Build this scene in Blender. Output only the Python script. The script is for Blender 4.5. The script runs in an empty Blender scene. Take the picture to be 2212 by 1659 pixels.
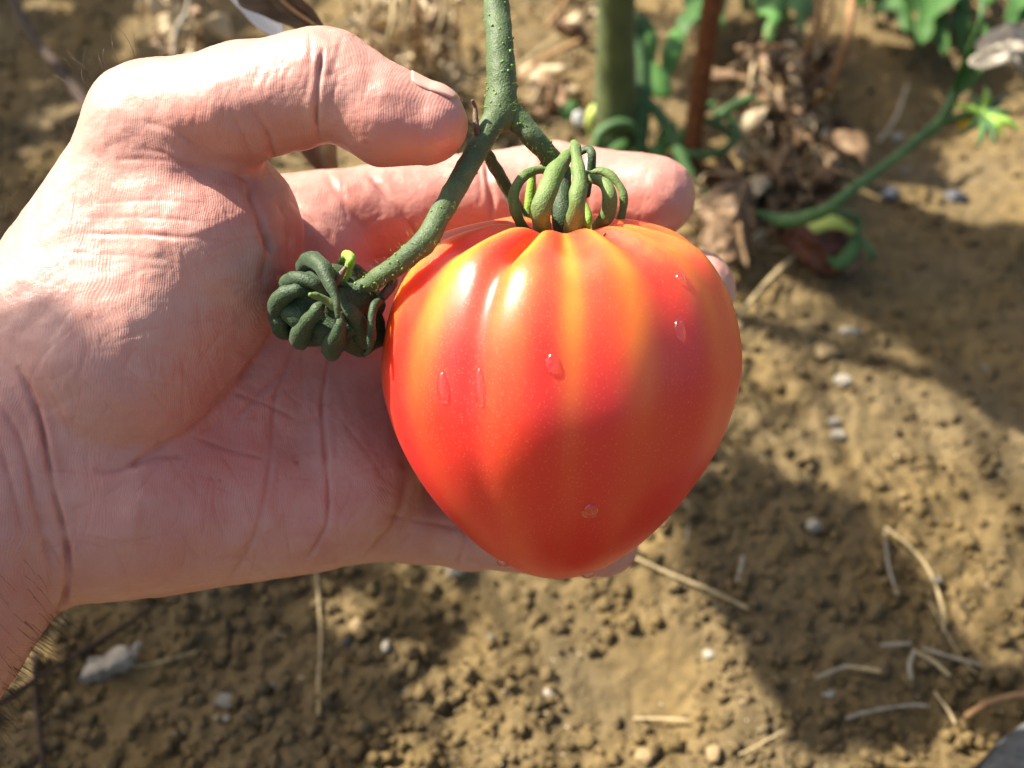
import bpy, bmesh, math, random
import numpy as np
from mathutils import Matrix, Vector
from mathutils.bvhtree import BVHTree

# ------------------------------------------------------------------ camera, light, exposure
SC = bpy.context.scene
COL = SC.collection
H, PITCH = 0.352, 45.0                      # camera height above the soil, degrees below the horizon
FPX, CX, CY = 2218.0, 1106.0, 829.5        # focal length and centre of a 2212 x 1659 picture
cam_d = bpy.data.cameras.new('camera')
cam_d.sensor_width = 36.0
cam_d.lens = 36.0 * FPX / 2212.0
cam_d.clip_start, cam_d.clip_end = 0.01, 500.0
cam_d.dof.use_dof = True
cam_d.dof.focus_distance = 0.208
cam_d.dof.aperture_fstop = 12.5
cam_o = bpy.data.objects.new('camera', cam_d)
COL.objects.link(cam_o)
cam_o.location = (0, 0, H)
cam_o.rotation_euler = (math.radians(90 - PITCH), 0, 0)
SC.camera = cam_o
RC = np.array(cam_o.rotation_euler.to_matrix())      # columns: right, up, back
CAM = np.array([0, 0, H])

SUN_LOCAL = np.array([-0.62, 0.72, 0.33])             # towards the sun, seen from the camera
SUN = RC @ (SUN_LOCAL / np.linalg.norm(SUN_LOCAL))
sun_el = math.asin(SUN[2])
sun_rot = math.atan2(SUN[0], SUN[1])
world = bpy.data.worlds.new('World')
SC.world = world
world.use_nodes = True
wn = world.node_tree
sky = wn.nodes.new('ShaderNodeTexSky')
sky.sky_type = 'NISHITA'
sky.sun_disc = False
sky.sun_elevation = sun_el
sky.sun_rotation = sun_rot
sky.air_density, sky.dust_density, sky.ozone_density = 1.0, 4.5, 0.4
wn.links.new(sky.outputs[0], wn.nodes['Background'].inputs[0])
wn.nodes['Background'].inputs[1].default_value = 0.068
sl = bpy.data.lights.new('sun', 'SUN')
sl.energy = 5.0
sl.angle = math.radians(0.55)
sl.color = (1.0, 0.92, 0.80)
so = bpy.data.objects.new('sun', sl)
COL.objects.link(so)
so.rotation_euler = Vector(SUN).to_track_quat('Z', 'Y').to_euler()
SC.view_settings.view_transform = 'Standard'
SC.view_settings.look = 'None'
SC.view_settings.gamma = 1.0
SC.view_settings.use_curve_mapping = False
SC.view_settings.exposure = 1.7
SC.cycles.max_bounces = 10
SC.cycles.transparent_max_bounces = 8

random.seed(7)
rng = np.random.default_rng(11)


# ------------------------------------------------------------------ points
def loc(px, py, Z):
    """photo pixel (2212 wide) at depth Z metres -> camera-aligned coordinates"""
    px, py, Z = np.asarray(px, float), np.asarray(py, float), np.asarray(Z, float)
    return np.stack([(px - CX) * Z / FPX, -(py - CY) * Z / FPX, -Z], -1)


def P(px, py, Z):
    return loc(px, py, Z) @ RC.T + CAM


def PL(lst):
    a = np.array(lst, float)
    return P(a[:, 0], a[:, 1], a[:, 2] * 0.01)


def nz(v):
    v = np.asarray(v, float)
    return v / (np.linalg.norm(v, axis=-1, keepdims=True) + 1e-12)


# ------------------------------------------------------------------ noise
def _h(ix, iy, iz, s):
    h = (ix.astype(np.uint32) * np.uint32(374761393) + iy.astype(np.uint32) * np.uint32(668265263)
         + iz.astype(np.uint32) * np.uint32(2147483647 & 0x7feb352d) + np.uint32(s * 974711 & 0xffffffff))
    h = (h ^ (h >> np.uint32(13))) * np.uint32(1274126177)
    h = (h ^ (h >> np.uint32(16))) * np.uint32(2246822519)
    return h ^ (h >> np.uint32(15))


def noise3(p, seed=0):
    with np.errstate(over='ignore'):
        p = np.asarray(p, np.float64)
        i = np.floor(p).astype(np.int64)
        f = (p - i).astype(np.float32)
        u = f * f * f * (f * (f * 6 - 15) + 10)
        out = np.zeros(len(p), np.float32)
        for dx in (0, 1):
            wx = u[:, 0] if dx else 1 - u[:, 0]
            for dy in (0, 1):
                wy = u[:, 1] if dy else 1 - u[:, 1]
                for dz in (0, 1):
                    wz = u[:, 2] if dz else 1 - u[:, 2]
                    h = _h(i[:, 0] + dx, i[:, 1] + dy, i[:, 2] + dz, seed)
                    gx = (h & np.uint32(1023)).astype(np.float32) / 511.5 - 1
                    gy = ((h >> np.uint32(10)) & np.uint32(1023)).astype(np.float32) / 511.5 - 1
                    gz = ((h >> np.uint32(20)) & np.uint32(1023)).astype(np.float32) / 511.5 - 1
                    out += wx * wy * wz * (gx * (f[:, 0] - dx) + gy * (f[:, 1] - dy) + gz * (f[:, 2] - dz))
        return out * 1.2


# ------------------------------------------------------------------ objects
MW = {}


def props(o, label=None, cat=None, group=None, kind=None):
    for k, v in (('label', label), ('category', cat), ('group', group), ('kind', kind)):
        if v:
            o[k] = v
    return o


def place(o, origin, rot):
    M = Matrix.Translation(Vector(origin))
    if rot is not None:
        M = M @ Matrix([list(r) for r in rot]).to_4x4()
    o.matrix_world = M
    MW[o.name] = (np.array(origin, float), np.eye(3) if rot is None else np.array(rot, float))


def thing(name, label, cat, origin, rot=None, group=None):
    o = bpy.data.objects.new(name, None)
    o.empty_display_size = 0.01
    COL.objects.link(o)
    place(o, origin, rot)
    return props(o, label, cat, group)


def obj(name, VF, mat, parent=None, origin=None, rot=None, smooth=True, attrs=None):
    V, F = VF
    V = np.asarray(V, float)
    if parent is not None:
        org, R = MW[parent.name]
    else:
        org = V.mean(0) if origin is None else np.asarray(origin, float)
        R = np.eye(3) if rot is None else np.asarray(rot, float)
    L = (V - org) @ R
    me = bpy.data.meshes.new(name)
    if isinstance(F, np.ndarray) and F.ndim == 2:
        k = F.shape[1]
        me.vertices.add(len(L))
        me.vertices.foreach_set('co', L.astype(np.float32).ravel())
        me.loops.add(F.size)
        me.loops.foreach_set('vertex_index', F.astype(np.int32).ravel())
        me.polygons.add(len(F))
        me.polygons.foreach_set('loop_start', np.arange(0, F.size, k, dtype=np.int32))
        me.polygons.foreach_set('loop_total', np.full(len(F), k, dtype=np.int32))
        me.update(calc_edges=True)
    else:
        me.from_pydata(L.tolist(), [], F)
        me.update()
    if smooth:
        me.polygons.foreach_set('use_smooth', np.ones(len(me.polygons), dtype=bool))
    for an, av in (attrs or {}).items():
        a = me.attributes.new(an, 'FLOAT', 'POINT')
        a.data.foreach_set('value', np.asarray(av, np.float32))
    me.materials.append(mat)
    o = bpy.data.objects.new(name, me)
    COL.objects.link(o)
    if parent is not None:
        o.parent = parent
        MW[o.name] = (org, R)
    else:
        place(o, org, R)
    return o


def join(parts):
    V, F, n = [], [], 0
    for v, f in parts:
        V.append(np.asarray(v, float))
        if isinstance(f, np.ndarray):
            f = f.tolist()
        F += [[i + n for i in q] for q in f]
        n += len(v)
    return np.concatenate(V), F


def resample(pts, rad, n):
    pts = np.asarray(pts, float)
    rad = np.asarray(rad, float) * np.ones(len(pts))
    if len(pts) == 2:
        t = np.linspace(0, 1, n)[:, None]
        return pts[0] * (1 - t) + pts[1] * t, rad[0] * (1 - t[:, 0]) + rad[1] * t[:, 0]
    q = np.vstack([2 * pts[0] - pts[1], pts, 2 * pts[-1] - pts[-2]])
    r = np.concatenate([[rad[0]], rad, [rad[-1]]])
    s = np.linspace(0, len(pts) - 1 - 1e-6, n)
    i = s.astype(int)
    t = (s - i)[:, None]
    p0, p1, p2, p3 = q[i], q[i + 1], q[i + 2], q[i + 3]
    out = 0.5 * (2 * p1 + (p2 - p0) * t + (2 * p0 - 5 * p1 + 4 * p2 - p3) * t ** 2 + (3 * p1 - p0 - 3 * p2 + p3) * t ** 3)
    tt = t[:, 0] ** 2 * (3 - 2 * t[:, 0])
    return out, r[i + 1] * (1 - tt) + r[i + 2] * tt


def tube(pts, rad, seg=10, n=None, bump=0.0, bscale=300, seed=0, flat=1.0, caps=True):
    """tapered tube through points with rounded ends; flat < 1 squashes it across one axis"""
    pts = np.asarray(pts, float)
    n = n or max(6, 5 * len(pts))
    c, r = resample(pts, rad, n)
    if caps:
        t0, t1 = nz(c[0] - c[1]), nz(c[-1] - c[-2])
        k = [0.35, 0.75, 0.95]
        a = [c[0] + t0 * r[0] * x for x in (0.95, 0.7, 0.35)]
        b = [c[-1] + t1 * r[-1] * x for x in (0.35, 0.7, 0.95)]
        ra = [r[0] * math.sqrt(1 - x * x) for x in (0.95, 0.7, 0.35)]
        rb = [r[-1] * math.sqrt(1 - x * x) for x in (0.35, 0.7, 0.95)]
        c = np.vstack([a, c, b])
        r = np.concatenate([ra, r, rb])
    T = nz(np.gradient(c, axis=0))
    ref = np.array([0.0, 0, 1]) if abs(T[0][2]) < 0.9 else np.array([0.0, 1, 0])
    u = nz(np.cross(T[0], ref))
    V = []
    ang = np.arange(seg) * 2 * math.pi / seg
    for i in range(len(c)):
        u = nz(u - T[i] * np.dot(u, T[i]))
        w = np.cross(T[i], u)
        V.append(c[i] + r[i] * (np.cos(ang)[:, None] * u + flat * np.sin(ang)[:, None] * w))
    V = np.concatenate(V)
    if bump:
        ctr = np.repeat(c, seg, 0)
        V = V + nz(V - ctr) * (noise3(V * bscale, seed) * bump)[:, None]
    F = []
    m = len(c)
    for i in range(m - 1):
        for j in range(seg):
            k = (j + 1) % seg
            F.append([i * seg + j, i * seg + k, (i + 1) * seg + k, (i + 1) * seg + j])
    F.append(list(range(seg))[::-1])
    F.append([(m - 1) * seg + j for j in range(seg)])
    return V, F


_ico = {}


def ico(sub):
    if sub not in _ico:
        bm = bmesh.new()
        bmesh.ops.create_icosphere(bm, subdivisions=sub, radius=1.0)
        _ico[sub] = (np.array([v.co[:] for v in bm.verts]), [[v.index for v in f.verts] for f in bm.faces])
        bm.free()
    return _ico[sub]


def rot_rand():
    q = nz(rng.normal(size=4))
    w, x, y, z = q
    return np.array([[1 - 2 * (y * y + z * z), 2 * (x * y - z * w), 2 * (x * z + y * w)],
                     [2 * (x * y + z * w), 1 - 2 * (x * x + z * z), 2 * (y * z - x * w)],
                     [2 * (x * z - y * w), 2 * (y * z + x * w), 1 - 2 * (x * x + y * y)]])


def rock(c, s, sub=2, rough=0.25, seed=None, facet=0.0, R=None):
    v, f = ico(sub)
    seed = int(rng.integers(1e6)) if seed is None else seed
    d = 1 + rough * noise3(v * 1.3 + seed % 97, seed) * 1.6 + rough * 0.5 * noise3(v * 3.1 + seed % 89, seed + 1)
    v = v * d[:, None]
    if facet:
        for k in range(5):
            nrm = nz(rng.normal(size=3))
            h = v @ nrm
            v = v - np.maximum(h - (1 - facet), 0)[:, None] * nrm
    R = rot_rand() if R is None else R
    return (v * np.asarray(s, float)) @ R.T + np.asarray(c, float), f


# ------------------------------------------------------------------ materials
def mat(name, color=(0.5, 0.5, 0.5), rough=0.6, spec=0.5, sss=0.0, sssr=(0.004, 0.001, 0.0005), trans=0.0, coat=0.0, sheen=0.0):
    m = bpy.data.materials.new(name)
    m.use_nodes = True
    nt = m.node_tree
    b = nt.nodes['Principled BSDF']
    b.inputs['Base Color'].default_value = (*color, 1)
    b.inputs['Roughness'].default_value = rough
    b.inputs['Specular IOR Level'].default_value = spec
    b.inputs['Subsurface Weight'].default_value = sss
    b.inputs['Subsurface Radius'].default_value = sssr
    b.inputs['Subsurface Scale'].default_value = 1.0
    b.inputs['Transmission Weight'].default_value = trans
    b.inputs['Coat Weight'].default_value = coat
    b.inputs['Sheen Weight'].default_value = sheen
    return m, nt, b


class N:
    """a small node writer"""

    def __init__(self, nt):
        self.nt = nt

    def new(self, t, **kw):
        n = self.nt.nodes.new(t)
        for k, v in kw.items():
            if k.startswith('i_'):
                n.inputs[int(k[2:])].default_value = v
            else:
                setattr(n, k, v)
        return n

    def link(self, a, b):
        self.nt.links.new(a, b)

    def coord(self, kind='Object', scale=(1, 1, 1), rot=(0, 0, 0)):
        tc = self.new('ShaderNodeTexCoord')
        mp = self.new('ShaderNodeMapping')
        mp.inputs['Scale'].default_value = scale
        mp.inputs['Rotation'].default_value = rot
        self.link(tc.outputs[kind], mp.inputs[0])
        return mp.outputs[0]

    def noise(self, vec, scale, detail=4, rough=0.55, dist=0.0):
        n = self.new('ShaderNodeTexNoise')
        n.inputs['Scale'].default_value = scale
        n.inputs['Detail'].default_value = detail
        n.inputs['Roughness'].default_value = rough
        n.inputs['Distortion'].default_value = dist
        self.link(vec, n.inputs['Vector'])
        return n.outputs['Fac']

    def voro(self, vec, scale, feature='F1', out='Distance', rnd=1.0):
        n = self.new('ShaderNodeTexVoronoi', feature=feature)
        n.inputs['Scale'].default_value = scale
        n.inputs['Randomness'].default_value = rnd
        self.link(vec, n.inputs['Vector'])
        return n.outputs[out]

    def ramp(self, fac, stops, interp='LINEAR'):
        n = self.new('ShaderNodeValToRGB')
        n.color_ramp.interpolation = interp
        els = n.color_ramp.elements
        while len(els) < len(stops):
            els.new(0.5)
        for e, (p, c) in zip(els, stops):
            e.position = p
            e.color = (*c, 1) if len(c) == 3 else c
        self.link(fac, n.inputs[0])
        return n.outputs[0]

    def mix(self, fac, a, b, mode='MIX'):
        n = self.new('ShaderNodeMix', data_type='RGBA', blend_type=mode)
        for v, i in ((fac, 0), (a, 6), (b, 7)):
            if hasattr(v, 'is_output'):
                self.link(v, n.inputs[i])
            else:
                n.inputs[i].default_value = v if i == 0 else (*v, 1)
        return n.outputs[2]

    def math(self, op, a, b=0.0, clamp=False):
        n = self.new('ShaderNodeMath', operation=op, use_clamp=clamp)
        for v, i in ((a, 0), (b, 1)):
            if hasattr(v, 'is_output'):
                self.link(v, n.inputs[i])
            else:
                n.inputs[i].default_value = v
        return n.outputs[0]

    def bump(self, height, dist, strength=1.0, prev=None):
        n = self.new('ShaderNodeBump')
        n.inputs['Strength'].default_value = strength
        n.inputs['Distance'].default_value = dist
        self.link(height, n.inputs['Height'])
        if prev is not None:
            self.link(prev, n.inputs['Normal'])
        return n.outputs[0]


def skin_material():
    m, nt, b = mat('skin', rough=0.46, spec=0.6, sss=0.22, sssr=(0.0042, 0.0015, 0.0008))
    n = N(nt)
    v = n.coord()
    red = n.new('ShaderNodeAttribute', attribute_name='red').outputs['Fac']
    line = n.new('ShaderNodeAttribute', attribute_name='crease').outputs['Fac']
    big = n.noise(v, 38, 4, 0.6)
    mott = n.noise(v, 210, 5, 0.65)
    base = n.ramp(big, [(0.3, (0.465, 0.275, 0.22)), (0.55, (0.44, 0.225, 0.18)), (0.75, (0.41, 0.18, 0.145))])
    base = n.mix(n.math('MULTIPLY', n.ramp(mott, [(0.40, (0, 0, 0)), (0.66, (1, 1, 1))]), 0.5), base, (0.42, 0.175, 0.135))
    base = n.mix(n.math('MULTIPLY', red, 0.75, True), base, (0.42, 0.135, 0.105))
    base = n.mix(n.math('MULTIPLY', line, 0.6, True), base, (0.30, 0.095, 0.07))
    # soil rubbed into the finest lines and a few freckles
    spots = n.voro(v, 260)
    sp = n.ramp(spots, [(0.03, (1, 1, 1)), (0.06, (0, 0, 0))])
    spm = n.ramp(n.noise(v, 60, 1), [(0.6, (0, 0, 0)), (0.66, (1, 1, 1))])
    base = n.mix(n.math('MULTIPLY', n.math('MULTIPLY', sp, spm), 0.45), base, (0.22, 0.09, 0.06))
    n.link(base, b.inputs['Base Color'])
    # relief: ridges of the palm skin, crossing lines, pores
    warp = n.noise(v, 45, 2, 0.5)
    vv = n.new('ShaderNodeVectorMath', operation='MULTIPLY_ADD')
    n.link(v, vv.inputs[0])
    comb = n.new('ShaderNodeCombineXYZ')
    wz = n.math('MULTIPLY', warp, 0.012)
    n.link(wz, comb.inputs[0]); n.link(wz, comb.inputs[1])
    vv.inputs[1].default_value = (1, 1, 1)
    n.link(comb.outputs[0], vv.inputs[2])
    wv = n.new('ShaderNodeTexWave', wave_type='BANDS', bands_direction='X')
    wv.inputs['Scale'].default_value = 640
    wv.inputs['Distortion'].default_value = 3.0
    wv.inputs['Detail'].default_value = 2
    wv.inputs['Detail Scale'].default_value = 0.35
    n.link(vv.outputs[0], wv.inputs['Vector'])
    lines = n.coord(scale=(900, 330, 500), rot=(0, 0, 0.25))
    cell = n.voro(lines, 1.0, 'DISTANCE_TO_EDGE')
    cl = n.ramp(cell, [(0.0, (0, 0, 0)), (0.10, (1, 1, 1))])
    lines2 = n.coord(scale=(230, 640, 400), rot=(0, 0, -0.2))
    cl2 = n.ramp(n.voro(lines2, 1.0, 'DISTANCE_TO_EDGE'), [(0.0, (0, 0, 0)), (0.08, (1, 1, 1))])
    b1 = n.bump(wv.outputs['Fac'], 0.000045, 0.5)
    b2 = n.bump(cl, 0.00004, 0.33, b1)
    b3 = n.bump(cl2, 0.00004, 0.28, b2)
    b4 = n.bump(n.noise(v, 900, 3, 0.6), 0.00012, 0.5, b3)
    n.link(b4, b.inputs['Normal'])
    rr = n.ramp(n.noise(v, 160, 3), [(0.3, (0.36,) * 3), (0.7, (0.52,) * 3)])
    n.link(rr, b.inputs['Roughness'])
    return m


def tomato_material():
    m, nt, b = mat('tomato_skin', rough=0.3, spec=0.55, sss=0.75, sssr=(0.017, 0.0045, 0.0014))
    n = N(nt)
    tc = n.coord()
    sep = n.new('ShaderNodeSeparateXYZ')
    n.link(tc, sep.inputs[0])
    z = sep.outputs[2]
    streak = n.noise(n.coord(scale=(1, 1, 0.22)), 70, 3, 0.55)
    blot = n.noise(tc, 34, 3, 0.5)
    t = n.math('ADD', n.math('MULTIPLY', z, 14.0), n.math('ADD', n.math('MULTIPLY', streak, 0.75), n.math('MULTIPLY', blot, 0.85)))
    base = n.ramp(n.math('MULTIPLY', t, 0.5), [(0.05, (0.54, 0.012, 0.009)), (0.45, (0.59, 0.024, 0.018)), (0.64, (0.64, 0.058, 0.022)),
                                               (0.77, (0.71, 0.17, 0.018)), (0.89, (0.76, 0.36, 0.02))])
    rib = n.new('ShaderNodeAttribute', attribute_name='rib').outputs['Fac']
    base = n.mix(n.math('MULTIPLY', rib, n.ramp(streak, [(0.25, (0.35,) * 3), (0.65, (0.95,) * 3)]), True), base, (0.76, 0.30, 0.025))
    sp = n.voro(tc, 1500)
    sm = n.ramp(sp, [(0.10, (1, 1, 1)), (0.26, (0, 0, 0))])
    base = n.mix(n.math('MULTIPLY', sm, 0.22), base, (0.85, 0.42, 0.22))
    n.link(base, b.inputs['Base Color'])
    rr = n.ramp(n.noise(tc, 90, 4), [(0.3, (0.31,) * 3), (0.7, (0.40,) * 3)])
    n.link(rr, b.inputs['Roughness'])
    b1 = n.bump(sm, 0.00003, 0.5)
    n.link(n.bump(n.noise(tc, 260, 3), 0.00018, 0.25, b1), b.inputs['Normal'])
    return m


def green_material(name, c1, c2, c3=None, rough=0.6, scale=160, speck=None, sheen=0.06, sss=0.0):
    m, nt, b = mat(name, rough=rough, spec=0.35, sheen=sheen, sss=sss, sssr=(0.002, 0.003, 0.001))
    n = N(nt)
    v = n.coord()
    base = n.ramp(n.noise(v, scale, 5, 0.65), [(0.32, c1), (0.62, c2), (0.8, c3 or c2)])
    if speck:
        s = n.ramp(n.voro(v, 2600), [(0.12, (1, 1, 1)), (0.28, (0, 0, 0))])
        base = n.mix(n.math('MULTIPLY', s, 0.5), base, speck)
    n.link(base, b.inputs['Base Color'])
    b1 = n.bump(n.noise(v, 900, 4, 0.7), 0.0003, 0.5)
    n.link(n.bump(n.voro(v, 2400), 0.0002, 0.4, b1), b.inputs['Normal'])
    return m


def leaf_material(name, c1, c2, trans=0.35, rough=0.55, scale=80, tcol=None, spots=None):
    m, nt, b = mat(name, rough=rough, spec=0.35)
    n = N(nt)
    v = n.coord()
    base = n.ramp(n.noise(v, scale, 5, 0.65), [(0.3, c1), (0.7, c2)])
    if spots:
        s = n.ramp(n.voro(v, 420), [(0.16, (1, 1, 1)), (0.26, (0, 0, 0))])
        sm = n.ramp(n.noise(v, 110, 2), [(0.46, (0, 0, 0)), (0.56, (1, 1, 1))])
        base = n.mix(n.math('MULTIPLY', s, sm), base, spots)
    n.link(base, b.inputs['Base Color'])
    n.link(n.bump(n.noise(v, scale * 4, 4, 0.7), 0.0006, 0.7), b.inputs['Normal'])
    out = nt.nodes['Material Output']
    tr = n.new('ShaderNodeBsdfTranslucent')
    n.link(n.mix(0.5, base, tcol or c2), tr.inputs[0])
    mx = n.new('ShaderNodeMixShader')
    mx.inputs[0].default_value = trans
    n.link(b.outputs[0], mx.inputs[1])
    n.link(tr.outputs[0], mx.inputs[2])
    n.link(mx.outputs[0], out.inputs[0])
    return m


def soil_material():
    m, nt, b = mat('soil', rough=0.95, spec=0.15)
    n = N(nt)
    v = n.coord('Object')
    big = n.noise(v, 14, 4, 0.6)
    mid = n.noise(v, 90, 5, 0.65)
    fine = n.noise(v, 600, 4, 0.7)
    base = n.ramp(mid, [(0.28, (0.085, 0.059, 0.026)), (0.5, (0.140, 0.097, 0.040)), (0.72, (0.19, 0.136, 0.060))])
    base = n.mix(n.ramp(big, [(0.4, (0, 0, 0)), (0.62, (0.7, 0.7, 0.7))]), base, (0.115, 0.088, 0.048))
    base = n.mix(n.ramp(fine, [(0.58, (0, 0, 0)), (0.72, (0.55,) * 3)]), base, (0.07, 0.05, 0.03))
    grit = n.ramp(n.voro(v, 330), [(0.08, (1, 1, 1)), (0.15, (0, 0, 0))])
    gm = n.ramp(n.noise(v, 130, 2), [(0.55, (0, 0, 0)), (0.6, (1, 1, 1))])
    base = n.mix(n.math('MULTIPLY', grit, gm), base, (0.5, 0.45, 0.36))
    n.link(base, b.inputs['Base Color'])
    b1 = n.bump(fine, 0.0012, 0.8)
    n.link(n.bump(mid, 0.003, 0.5, b1), b.inputs['Normal'])
    return m


def streak_material(name, c1, c2, scale=(400, 400, 60), rough=0.75):
    m, nt, b = mat(name, rough=rough, spec=0.25)
    n = N(nt)
    v = n.coord()
    base = n.ramp(n.noise(v, 260, 5, 0.7), [(0.3, c1), (0.7, c2)])
    n.link(base, b.inputs['Base Color'])
    n.link(n.bump(n.noise(v, 900, 4, 0.7), 0.0004, 0.6), b.inputs['Normal'])
    return m


M = {}
M['skin'] = skin_material()
M['tomato'] = tomato_material()
M['soil'] = soil_material()
M['stalk'] = green_material('stalk_green', (0.040, 0.068, 0.026), (0.066, 0.104, 0.038), (0.10, 0.14, 0.055), speck=(0.24, 0.28, 0.08))
M['wart'] = green_material('wart_green', (0.10, 0.20, 0.03), (0.14, 0.26, 0.04))
M['sepal'] = green_material('sepal_green', (0.06, 0.105, 0.024), (0.11, 0.170, 0.04), (0.34, 0.32, 0.17), scale=130, speck=(0.30, 0.34, 0.16))
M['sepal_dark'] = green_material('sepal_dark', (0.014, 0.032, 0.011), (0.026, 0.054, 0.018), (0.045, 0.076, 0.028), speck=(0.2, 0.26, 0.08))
M['sepal_light'] = green_material('sepal_light', (0.16, 0.30, 0.03), (0.22, 0.38, 0.05))
M['brown'] = green_material('withered_brown', (0.07, 0.04, 0.025), (0.14, 0.085, 0.055), sheen=0)
M['vine'] = green_material('vine_green', (0.028, 0.075, 0.02), (0.055, 0.125, 0.03), (0.14, 0.21, 0.06), sheen=0.05, scale=90)
M['thick_stem'] = green_material('thick_stem_green', (0.045, 0.065, 0.016), (0.09, 0.112, 0.028), (0.14, 0.15, 0.05), scale=50, sheen=0.1)
M['rust'] = streak_material('rusty_iron', (0.07, 0.022, 0.009), (0.20, 0.075, 0.022))
M['stick'] = streak_material('dark_stick', (0.018, 0.010, 0.006), (0.045, 0.024, 0.013))
M['straw'] = streak_material('straw', (0.26, 0.20, 0.10), (0.42, 0.33, 0.18))
M['straw_grey'] = streak_material('straw_grey', (0.20, 0.175, 0.125), (0.36, 0.32, 0.24))
M['dry_stem'] = streak_material('dry_stem', (0.17, 0.09, 0.04), (0.34, 0.20, 0.09))
M['dry_pale'] = leaf_material('dry_leaf_pale', (0.38, 0.29, 0.16), (0.62, 0.51, 0.33), 0.25, tcol=(0.7, 0.5, 0.25))
M['dry_brown'] = leaf_material('dry_leaf_brown', (0.12, 0.07, 0.035), (0.33, 0.215, 0.115), 0.25, tcol=(0.5, 0.3, 0.12))
M['dry_grey'] = leaf_material('dry_leaf_grey', (0.24, 0.21, 0.16), (0.42, 0.375, 0.29), 0.2, spots=(0.12, 0.09, 0.07), tcol=(0.7, 0.62, 0.5))
M['dry_dark'] = leaf_material('dry_leaf_dark', (0.05, 0.032, 0.018), (0.15, 0.095, 0.05), 0.2, rough=0.85)
M['white_film'] = leaf_material('dry_leaf_white', (0.62, 0.63, 0.60), (0.8, 0.8, 0.76), 0.3)
M['leaf'] = leaf_material('green_leaf', (0.038, 0.105, 0.022), (0.075, 0.175, 0.038), 0.35, tcol=(0.20, 0.42, 0.05))
M['leaf_light'] = leaf_material('green_leaf_light', (0.09, 0.22, 0.05), (0.15, 0.32, 0.09), 0.4, tcol=(0.3, 0.55, 0.08))
M['stone_pale'] = streak_material('stone_pale', (0.20, 0.175, 0.13), (0.36, 0.33, 0.26), rough=0.85)
M['stone_grey'] = streak_material('stone_grey', (0.12, 0.112, 0.088), (0.21, 0.195, 0.155), rough=0.8)
M['stone_ochre'] = streak_material('stone_ochre', (0.17, 0.12, 0.055), (0.30, 0.22, 0.115), rough=0.9)
M['stone_slate'] = streak_material('stone_slate', (0.035, 0.038, 0.045), (0.075, 0.08, 0.09), rough=0.55)
M['canvas'] = streak_material('grey_canvas', (0.045, 0.05, 0.052), (0.11, 0.113, 0.11), rough=0.85)
M['sole'] = streak_material('dark_rubber', (0.02, 0.021, 0.023), (0.04, 0.04, 0.042), rough=0.6)
M['hair'], _, _ = mat('hair_brown', (0.05, 0.026, 0.012), 0.4)
M['nail'], _nt, _b = mat('nail', (0.50, 0.29, 0.235), 0.33, 0.5, sss=0.15, sssr=(0.002, 0.001, 0.0005))
M['cord'], _, _ = mat('green_twine', (0.0, 0.22, 0.12), 0.5)
M['yellow'] = leaf_material('yellow_petal', (0.62, 0.40, 0.03), (0.75, 0.56, 0.06), 0.3)
M['rot'] = green_material('rotten_fruit', (0.03, 0.010, 0.006), (0.13, 0.045, 0.020), (0.24, 0.09, 0.04), scale=90, sheen=0)
M['unripe'] = green_material('unripe_fruit', (0.22, 0.34, 0.06), (0.40, 0.46, 0.10), (0.6, 0.55, 0.16), scale=60, sheen=0, sss=0.2)
M['water'], _nt, _b = mat('water')
_n = N(_nt)
_t = _n.new('ShaderNodeBsdfTransparent'); _t.inputs[0].default_value = (0.97, 0.97, 0.97, 1)
_g = _n.new('ShaderNodeBsdfGlossy'); _g.inputs['Roughness'].default_value = 0.12
_f = _n.new('ShaderNodeLayerWeight'); _f.inputs[0].default_value = 0.5
_q = _n.math('ADD', _n.math('MULTIPLY', _n.math('POWER', _f.outputs['Facing'], 3.0), 0.75), 0.06)
_r = _n.new('ShaderNodeBsdfRefraction'); _r.inputs['IOR'].default_value = 1.25
_m0 = _n.new('ShaderNodeMixShader'); _m0.inputs[0].default_value = 0.4
_n.link(_t.outputs[0], _m0.inputs[1]); _n.link(_r.outputs[0], _m0.inputs[2])
_m = _n.new('ShaderNodeMixShader')
_n.link(_q, _m.inputs[0]); _n.link(_m0.outputs[0], _m.inputs[1]); _n.link(_g.outputs[0], _m.inputs[2])
_n.link(_m.outputs[0], _nt.nodes['Material Output'].inputs[0])
M['scar'], _, _ = mat('scar', (0.10, 0.06, 0.03), 0.7)


# ------------------------------------------------------------------ the ground
def soil_h(x, y):
    p = np.stack([x, y, np.zeros_like(x)], -1)
    far = np.clip((np.hypot(x, y - 0.45) - 0.7) / 0.6, 0, 1)
    h = 0.010 * noise3(p * 9, 1) + 0.006 * noise3(p * 24, 2)
    crumb = 0.45 + 0.55 * np.clip(0.5 + 1.6 * noise3(p * 7 + 5.3, 9), 0, 1)
    n3 = noise3(p * 62, 3)
    n4 = noise3(p * 140, 4)
    d = 0.0045 * (0.5 - np.abs(n3)) + 0.0040 * (0.5 - np.abs(n4)) + 0.0034 * noise3(p * 110, 7)
    d += 0.0030 * (0.5 - np.abs(noise3(p * 270, 5))) + 0.0012 * noise3(p * 520, 6)
    return h + d * crumb * (1 - 0.8 * far) - 0.004


def G(px, py, up=0.0):
    """the soil point seen at a photo pixel"""
    px, py = np.atleast_1d(np.asarray(px, float)), np.atleast_1d(np.asarray(py, float))
    d = loc(px, py, np.ones_like(px)) @ RC.T
    z = np.zeros_like(px)
    for _ in range(3):
        t = (z - H) / d[:, 2]
        q = CAM + d * t[:, None]
        z = soil_h(q[:, 0], q[:, 1])
    q[:, 2] = z + up
    return q


def GL(lst, up=0.002):
    a = np.array(lst, float)
    return G(a[:, 0], a[:, 1], up)


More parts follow.
